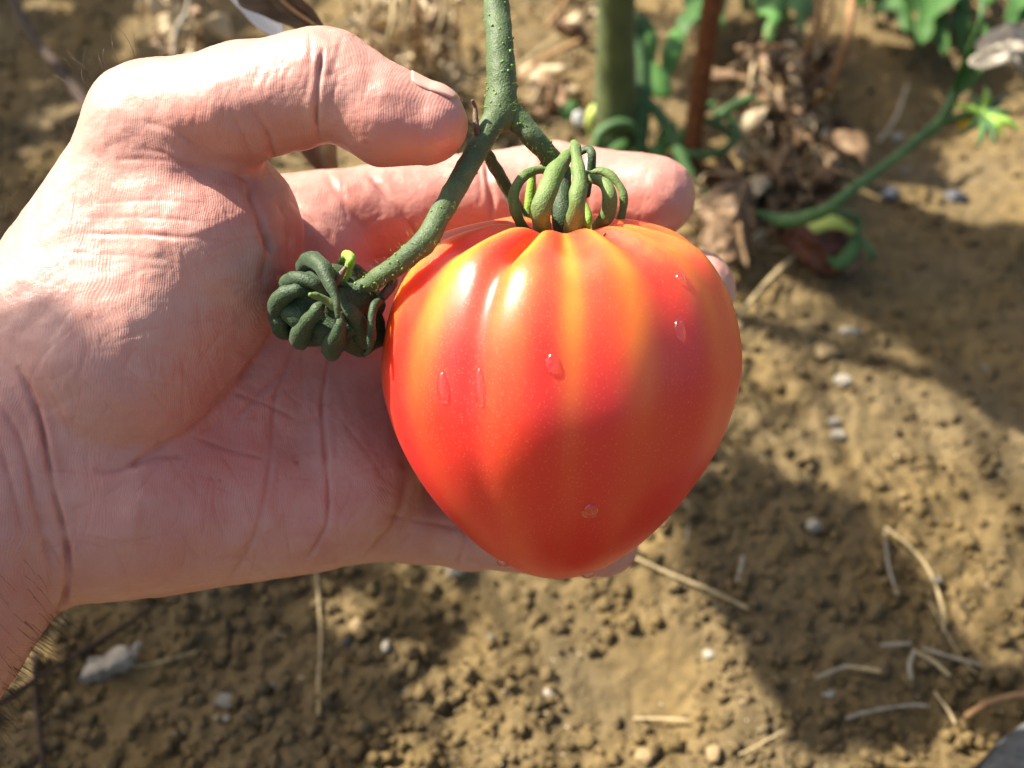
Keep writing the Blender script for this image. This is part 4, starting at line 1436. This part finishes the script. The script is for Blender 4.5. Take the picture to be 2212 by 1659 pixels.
weed('bluish green weed leaves at the top edge just right of the rusty stake', [((1500, -30, .03), (1560, 70, .04), 90), ((1560, -60, .03), (1530, 50, .035), 70), ((1600, -50, .03), (1640, 20, .03), 70), ((1520, -10, .05), (1470, 110, .045), 60)], ('leaf', 'leaf'), 41)
weed('pale lobed weed leaf at the top edge left of the brown withered stems', [((1690, -30, .03), (1660, 85, .035), 80), ((1720, -20, .035), (1730, 75, .04), 70), ((1640, -30, .03), (1650, 50, .03), 60)], ('leaf_light', 'leaf'), 42)
weed('broad green weed leaves at the top edge right of the brown withered stems', [((1900, -60, .03), (1960, 70, .04), 130), ((2010, -70, .04), (1990, 95, .04), 150), ((1960, -80, .03), (2040, 120, .035), 110), ((1880, -60, .03), (1890, 40, .03), 70)], ('leaf', 'leaf'), 43)
weed('dark green drooping weed leaf at the top edge behind the green shoot', [((2050, -70, .03), (2085, 60, .03), 90), ((1985, -60, .03), (2075, 20, .03), 80), ((2100, -80, .02), (2060, 10, .03), 80), ((1870, -80, .02), (1850, 15, .02), 70)], ('leaf', 'leaf'), 45)
weed('small green weed leaves between the rusty stake and the pale lobed leaf', [((1640, -70, .02), (1610, 30, .02), 70), ((1580, -70, .02), (1530, 95, .03), 60), ((1700, -80, .02), (1600, -5, .02), 80)], ('leaf', 'leaf'), 46)
weed('bright yellow-green weed leaves in the top right corner', [((2130, -60, .05), (2180, 60, .06), 110), ((2230, -40, .05), (2200, 50, .05), 110), ((2060, 20, .03), (2075, 110, .03), 60), ((2210, -80, .05), (2120, 20, .06), 90)], ('leaf_light', 'leaf'), 44)

# ------------------------------------------------------------------ straw, sticks and stones on the soil
STRAWS = [
    ([(1728, 556), (1660, 625), (1592, 700)], 11, 'straw', 'pale straw slanting down from the rotten tomato to the big tomato', .006),
    ([(682, 1222), (690, 1290), (694, 1400), (690, 1470), (692, 1550)], 7, 'straw', 'long thin straw running straight down the soil below the palm', .003),
    ([(1372, 1215), (1450, 1248), (1530, 1285), (1610, 1325)], 11, 'straw', 'long tan straw slanting right from the little fingertip', .004),
    ([(1905, 1165), (1912, 1230), (1930, 1300)], 8, 'straw_grey', 'thin left straw of the forked pair on the right soil', .005),
    ([(1905, 1160), (1960, 1200), (2000, 1260), (2025, 1330), (2030, 1380)], 9, 'straw', 'bent right straw of the forked pair on the right soil', .006),
    ([(1960, 1480), (1958, 1450), (1968, 1420)], 12, 'straw_grey', 'short upright straw stub in the lower right litter', .004),
    ([(1975, 1425), (2010, 1450), (2040, 1472)], 13, 'straw', 'short pale straw stub pointing at the lower right corner', .005),
    ([(1900, 1405), (1960, 1402)], 10, 'straw_grey', 'short flat straw above the straw stubs', .004),
    ([(1990, 1415), (2060, 1435), (2110, 1450)], 9, 'straw_grey', 'brownish straw reaching right from the stubs', .004),
    ([(1760, 1475), (1790, 1462), (1825, 1450)], 10, 'straw_grey', 'grey straw left of the straw stubs', .004),
    ([(1825, 1450), (1860, 1455), (1895, 1462)], 11, 'straw', 'pale straw piece joined end to end with the grey straw', .004),
    ([(1825, 1562), (1880, 1545), (1960, 1535), (2000, 1533)], 9, 'straw_grey', 'long bleached straw lying level above the dark shoe', .004),
    ([(2010, 1515), (2035, 1545), (2052, 1575)], 10, 'straw', 'orange straw bit leaning on the dark shoe', .006),
    ([(1590, 1265), (1598, 1235), (1602, 1212)], 10, 'straw_grey', 'short whitish straw alone on the shaded soil', .004),
    ([(1690, 1660), (1700, 1600), (1745, 1550)], 5, 'stick', 'thin dark twig at the bottom edge', .004),
    ([(1595, 1640), (1650, 1612), (1690, 1588)], 7, 'straw', 'yellow straw at the bottom edge beside the dark twig', .004),
    ([(1370, 1560), (1420, 1562), (1480, 1564)], 9, 'straw', 'short level straw in the sunlit soil at the bottom', .003),
    ([(270, 1450), (330, 1442), (430, 1410)], 5, 'straw', 'thin pale grass stem beside the curled grey leaf', .003),
    ([(2000, 1320), (2060, 1420), (2100, 1470)], 4, 'straw', 'fine stem crossing the litter on the right', .005),
    ([(1120, 172), (1170, 130), (1250, 75)], 8, 'straw', 'tan straw between the stalk fork and the thick green stem', .01),
    ([(1895, 320), (1930, 270), (1955, 200)], 9, 'straw_grey', 'grey dead stem on the soil left of the green shoot', .006),
    ([(1480, 1180), (1487, 1130), (1480, 1090)], 5, 'straw_grey', 'faint curved straw right of the tomato bottom', .003),
]
for k, (pts, w, mm, lab, up) in enumerate(STRAWS):
    q = GL(pts, up)
    if len(q) > 2:
        t = np.linspace(0, 1, len(q))
        lin = q[0, 2] * (1 - t) + q[-1, 2] * t
        q[:, 2] = np.maximum(q[:, 2] - up * 0.5, lin * 0.7 + q[:, 2] * 0.3)
    z = -((q - CAM) @ RC[:, 2]).mean()
    o = obj('straw', tube(q, np.full(len(q), w * 0.38 * z / FPX), 8, 24, bump=0.0003, bscale=220, seed=400 + k, flat=0.6), M[mm], origin=q[0])
    props(o, lab, 'straw', 'straws littering the soil')
STICKS = [
    ([(20, -20), (60, 60), (120, 140), (200, 245), (260, 330)], 24, .05, 'brown stick leaning in the top left corner, behind the wrist'),
    ([(76, 1418), (78, 1500), (86, 1580), (94, 1680)], 13, .004, 'dark stick lying on the soil at the lower left, below the wrist'),
    ([(0, 1520), (60, 1480), (130, 1435), (240, 1370), (330, 1310)], 13, .004, 'long dark stick running from the arm up under the palm'),
    ([(2090, 1545), (2130, 1520), (2190, 1505), (2240, 1500)], 16, .010, 'stout orange-brown stick at the toe of the dark shoe'),
]
for k, (pts, w, up, lab) in enumerate(STICKS):
    q = np.array([lifted(a, b, up) for a, b in pts])
    z = -((q - CAM) @ RC[:, 2]).mean()
    o = obj('stick', tube(q, np.full(len(q), w * 0.5 * z / FPX), 10, 40, bump=0.0006, bscale=150, seed=430 + k), M['stick' if k < 3 else 'dry_stem'], origin=q[0])
    props(o, lab, 'stick', 'sticks lying on the soil')

STONES = [
    (490, 1518, 28, 20, 'stone_grey', 'flat square grey stone on the shaded soil below the palm'),
    (480, 1552, 22, 9, 'stone_pale', 'long white stone just under the flat square stone'),
    (985, 1235, 26, 17, 'stone_grey', 'blue-grey stone just below the little finger'),
    (775, 1360, 20, 24, 'stone_ochre', 'ochre stone in the small sun fleck below the palm'),
    (752, 1388, 13, 13, 'stone_slate', 'dark slate pebble beside the ochre stone'),
    (835, 1400, 12, 17, 'stone_pale', 'slim pale stone right of the slate pebble'),
    (1780, 765, 34, 24, 'stone_ochre', 'large cream stone in the sun right of the tomato'),
    (1820, 825, 22, 17, 'stone_pale', 'white stone below the large cream stone'),
    (1800, 915, 18, 13, 'stone_pale', 'upper of two white pebbles right of the tomato'),
    (1808, 942, 19, 17, 'stone_pale', 'lower of two white pebbles right of the tomato'),
    (1755, 1140, 19, 16, 'stone_pale', 'yellowish pebble on the shaded soil right of the tomato tip'),
    (1790, 1502, 20, 11, 'stone_pale', 'white oval pebble left of the long bleached straw'),
    (1185, 1497, 14, 12, 'stone_pale', 'small white pebble in the sunlit soil at the bottom'),
    (875, 1497, 15, 12, 'stone_slate', 'slate pebble on the soil at the bottom centre'),
    (1530, 1415, 14, 12, 'stone_pale', 'pale pebble at the edge of the sunlit soil'),
    (1545, 1318, 12, 10, 'stone_slate', 'small blue-grey pebble by the slanting tan straw'),
    (1920, 425, 26, 22, 'stone_slate', 'dark blue slate piece on the soil, left one of two'),
    (2062, 430, 30, 20, 'stone_slate', 'dark blue slate piece on the soil, right one of two'),
    (1935, 300, 18, 16, 'stone_pale', 'round grey-white pebble left of the green shoot'),
    (2025, 285, 10, 9, 'stone_pale', 'small bluish white pebble under the green shoot'),
    (1955, 370, 12, 9, 'stone_grey', 'small grey pebble right below the green shoot'),
    (2020, 1255, 16, 12, 'stone_grey', 'grey pebble right of the bent straw'),
    (1590, 710, 16, 14, 'stone_ochre', 'ochre pebble touching the slanting pale straw'),
    (2130, 800, 14, 12, 'stone_grey', 'grey pebble near the right edge in the sun'),
    (1835, 720, 26, 16, 'stone_grey', 'flat grey stone above the large cream stone'),
    (590, 1480, 9, 9, 'stone_grey', 'tiny grey pebble right of the flat square stone'),
    (1060, 1380, 13, 10, 'stone_grey', 'grey pebble below the tip of the little finger'),
    (1390, 1640, 22, 22, 'stone_ochre', 'round ochre stone at the bottom edge in the sun'),
    (1540, 1630, 20, 24, 'stone_ochre', 'yellow stone at the bottom edge beside the yellow straw'),
    (140, 1345, 12, 16, 'stone_ochre', 'pale ochre pebble touching the lower edge of the wrist'),
    (70, 1545, 20, 10, 'stone_ochre', 'yellow pebble beside the dark stick at lower left'),
]
for k, (x, y, a, b_, mm, lab) in enumerate(STONES):
    g = G(x, y)[0]
    z = -((g - CAM) @ RC[:, 2])
    o = obj('stone', rock(g + [0, 0, b_ * z / FPX * 0.35], np.array([a, b_ * 1.1, b_ * 0.7]) * 0.88 * z / FPX, 3, 0.2, 500 + k, facet=0.25, R=np.eye(3)), M[mm], origin=g, smooth=True)
    props(o, lab, 'stone', 'stones on the soil')

# the toe of a dark canvas shoe at the lower right corner
g = G(2190, 1655)[0]
shoe = thing('shoe', 'toe of a worn dark grey canvas shoe at the lower right corner', 'shoe', g)
z = -((g - CAM) @ RC[:, 2])
c0 = g + [0.022, -0.020, 0.013]
v, f = ico(5)
d = 1 + 0.06 * noise3(v * 2.2, 601) + 0.03 * noise3(v * 6, 602)
vv = v * d[:, None]
vv = np.sign(vv) * np.abs(vv) ** 0.85
ang = math.radians(28)
Rz = np.array([[math.cos(ang), -math.sin(ang), 0], [math.sin(ang), math.cos(ang), 0], [0, 0, 1]])
obj('upper', ((vv * [0.052, 0.034, 0.018]) @ Rz.T + c0, f), M['canvas'], shoe)
obj('sole', ((vv * [0.054, 0.036, 0.007]) @ Rz.T + c0 - [0, 0, 0.010], f), M['sole'], shoe)
